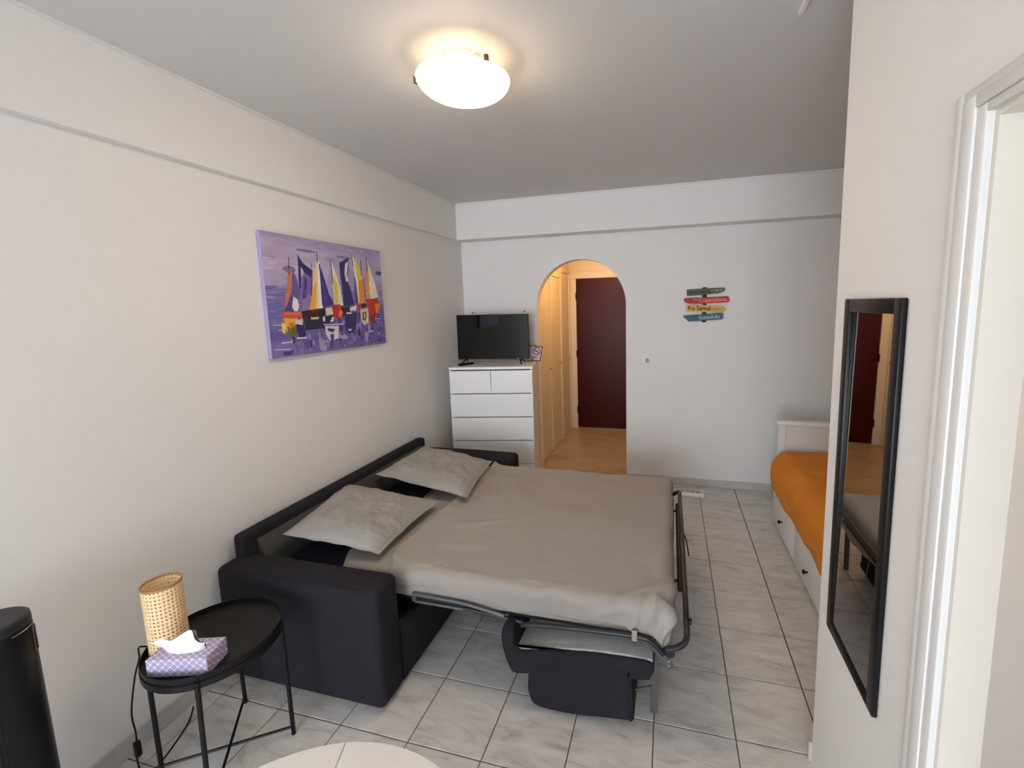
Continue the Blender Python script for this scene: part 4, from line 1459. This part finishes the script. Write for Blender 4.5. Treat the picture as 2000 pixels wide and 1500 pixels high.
# ================================================================== BLACK TOWER FAN
FC = Vector((-1.968, 0.735, 0))
tf = thing('tower_fan', 'slim black tower fan standing by the long wall', 'fan', FC)
bm = NB(); lathe(bm, [(0, 0), (0.135, 0), (0.14, 0.008), (0.13, 0.022), (0.06, 0.035), (0, 0.035)], FC, 40)
part('base', bm, 'black', tf)
bm = NB(); lathe(bm, [(0, 0.03), (0.088, 0.03), (0.088, 0.80), (0.087, 0.872), (0.085, 0.876), (0, 0.876)], FC, 48)
part('body', bm, 'black', tf)
bm = NB(); lathe(bm, [(0, 0.874), (0.0865, 0.874), (0.0875, 0.880), (0.086, 0.898), (0.078, 0.903), (0, 0.903)], FC, 48)
tp = part('top_cap', bm, 'dkmetal', tf)
for k in range(14):
    th = -1.9 + k * 0.11
    d = Vector((math.cos(th), math.sin(th), 0))
    bm = NB(); tube(bm, [FC + d * 0.0885 + Vector((0, 0, 0.08)), FC + d * 0.0885 + Vector((0, 0, 0.74))], 0.0016, 5, False)
    part('grille_bar', bm, 'blackpow', tf)
for (dx, dy, w) in ((-0.030, -0.02, 0.006), (-0.004, 0.010, 0.008), (0.02, -0.03, 0.005)):
    bm = NB()
    box(bm, FC.x + dx - w, FC.x + dx + w, FC.y + dy - w * 0.6, FC.y + dy + w * 0.6, 0.9025, 0.9045)
    part('touch_symbol', bm, 'felt', tf)
bm = NB()
for k in range(14):
    th0 = -0.62 + k * 0.07
    a_ = FC + Vector((0.0888 * math.cos(th0), 0.0888 * math.sin(th0), 0))
tube(bm, [FC + Vector((0.0895 * math.cos(t_), 0.0895 * math.sin(t_), 0.866)) for t_ in (0.10, 0.35, 0.60, 0.85)], 0.0016, 6)
part('trim_line', bm, 'steel', tf)
bm = NB()
th = 0.12
pp = [FC + Vector((0.0895 * math.cos(t_), 0.0895 * math.sin(t_), z_)) for t_, z_ in ((0.80, 0.856), (0.80, 0.775), (1.02, 0.775), (1.02, 0.856), (0.80, 0.856))]
tube(bm, pp, 0.0016, 6, False)
part('handle_recess', bm, 'grmetal', tf)

# ================================================================== WHITE ROUND TABLE
RT = Vector((-0.645, 0.425, 0))
ZT, RTt = 0.735, 0.405
rt = thing('round_table', 'white round table top in two halves with a centre seam', 'table', RT)
sd = Vector((0.985, 0.17, 0)).normalized()
sa, sb = on(690, 1453, 'z', ZT), on(672, 1500, 'z', ZT)
sv = (sa - sb).normalized()
ang = math.atan2(sv.y, sv.x)
for s in (0, 1):
    pts = [RT + Vector((0, 0, ZT - 0.022)) + Vector((RTt * math.cos(ang + s * PI + PI * k / 40), RTt * math.sin(ang + s * PI + PI * k / 40), 0)) for k in range(41)]
    off = Vector((math.cos(ang + s * PI + PI / 2), math.sin(ang + s * PI + PI / 2), 0)) * 0.0012
    mid_off = (sa + sb) / 2 - RT
    bm = NB(); extrude_poly(bm, [p + off for p in pts], (0, 0, 0.022), 0.002, 2)
    part('table_half', bm, 'whitegl', rt)
for k in range(4):
    a = ang + PI / 4 + k * PI / 2
    d = Vector((math.cos(a), math.sin(a), 0))
    bm = NB(); tube(bm, [RT + d * 0.24 + Vector((0, 0, ZT - 0.022)), RT + d * 0.33], 0.022, 12, False, 0.014)
    part('leg', bm, 'whitegl', rt)
bm = NB(); lathe(bm, [(0.0, ZT - 0.055), (0.25, ZT - 0.055), (0.25, ZT - 0.0215), (0, ZT - 0.0215)], RT, 40)
part('apron', bm, 'whitegl', rt)

# ================================================================== DAYBED
BX0, BX1 = 0.838, 1.70
BY0, BY1 = 1.86, 3.935
db = thing('daybed', 'white wooden daybed with underbed drawers in the nook', 'daybed', ((BX0 + BX1) / 2, (BY0 + BY1) / 2, 0))


def endboard(y0, y1):
    bm = NB()
    box(bm, BX0 + 0.030, BX0 + 0.085, y0, y1, 0, 0.790, 0.003, 1)
    box(bm, BX1 - 0.063, BX1, y0, y1, 0, 0.790, 0.003, 1)
    box(bm, BX0 + 0.070, BX1 - 0.06, y0 + 0.012, y1 - 0.012, 0.28, 0.785)
    box(bm, BX0 + 0.018, BX1 + 0.016, y0 - 0.012, y1 + 0.012, 0.790, 0.822, 0.004, 2)
    return bm


part('headboard', endboard(BY1 - 0.045, BY1), 'white', db)
part('headboard', endboard(BY0, BY0 + 0.045), 'white', db)
bm = NB(); box(bm, BX1 - 0.05, BX1 - 0.005, BY0 + 0.045, BY1 - 0.045, 0.28, 0.77)
part('back_panel', bm, 'white', db)
bm = NB(); box(bm, BX0 + 0.012, BX0 + 0.040, BY0 + 0.045, BY1 - 0.045, 0.275, 0.395, 0.002, 1)
part('side_rail', bm, 'white', db)
bm = NB(); box(bm, BX0 + 0.042, BX1 - 0.052, BY0 + 0.05, BY1 - 0.05, 0.36, 0.52, 0.03, 3)
part('mattress', bm, 'white', db)
dl = 0.652
ytop = 3.835
for k in range(3):
    ya, yb_ = ytop - (k + 1) * dl + 0.004, ytop - k * dl - 0.006
    bm = NB()
    box(bm, BX0 - 0.006, BX0 + 0.012, ya, yb_, 0.018, 0.266, 0.003, 2)
    box(bm, BX0 + 0.012, BX0 + 0.50, ya + 0.02, yb_ - 0.02, 0.03, 0.22)
    dr = part('drawer', bm, 'white', db)
    bm = NB(); lathe(bm, [(0.006, 0.0), (0.006, 0.014), (0.014, 0.019), (0.015, 0.026), (0.009, 0.031), (0, 0.032)], n=14, cap=False)
    bmesh.ops.rotate(bm, verts=bm.verts, cent=(0, 0, 0), matrix=Matrix.Rotation(-PI / 2, 3, 'Y'))
    bmesh.ops.translate(bm, verts=bm.verts, vec=(BX0 - 0.006, (ya + yb_) / 2, 0.135))
    ob = part('knob', bm, 'black', dr)

# orange duvet
bm = NB()
nx, ny = 60, 110
grid = []
for j in range(ny + 1):
    row = []
    tv_ = j / ny
    y = BY0 + 0.055 + tv_ * (BY1 - BY0 - 0.125)
    for i in range(nx + 1):
        tu = i / nx
        s_ = -0.200 + tu * (BX1 - 0.055 - BX0 + 0.200 - 0.02)     # arc length from the room side edge
        endf = min(1, (BY1 - 0.06 - y) / 0.14, (y - BY0 - 0.05) / 0.14)
        endf = math.sqrt(max(0.0, 1 - (1 - max(0, endf)) ** 2))
        puff = 0.085 * (0.35 + 0.65 * endf) + 0.018 * noise.noise(Vector((s_ * 3, y * 3, 5))) + 0.008 * noise.noise(Vector((s_ * 8, y * 9, 2)))
        puff += ridge(s_, y, (0.05, 3.35), (0.5, 3.30), 0.05, 0.018) + ridge(s_, y, (0.1, 3.0), (0.6, 3.12), 0.04, -0.016) + ridge(s_, y, (-0.1, 3.6), (0.05, 3.2), 0.03, 0.012)
        r = 0.075
        ztop, x0 = 0.525, BX0 + 0.035
        if s_ >= r:
            p = Vector((x0 + s_, y, ztop + puff))
        else:
            e = r - s_
            a = min(e / (r + 0.02), PI / 2)
            rr = r + puff
            hang = max(0.0, e - (r + 0.02) * PI / 2)
            p = Vector((x0 + r - rr * math.sin(a) * 0.95, y, ztop - r + rr * math.cos(a) - hang * (0.95 + 0.10 * noise.noise(Vector((y * 3, 0, 8))))))
            p.x += 0.012 * noise.noise(Vector((y * 9, s_ * 6, 3))) * min(1, hang * 12)
            p.x = min(p.x, BX0 - 0.002) if hang > 0.02 else p.x
        row.append(bm.verts.new(p))
    grid.append(row)
for j in range(ny):
    for i in range(nx):
        bm.faces.new((grid[j][i], grid[j][i + 1], grid[j + 1][i + 1], grid[j + 1][i]))
ob = single('duvet', bm, 'orange', 'orange duvet spread over the white daybed', 'duvet', smooth=70)
solid(ob, 0.02, -1)
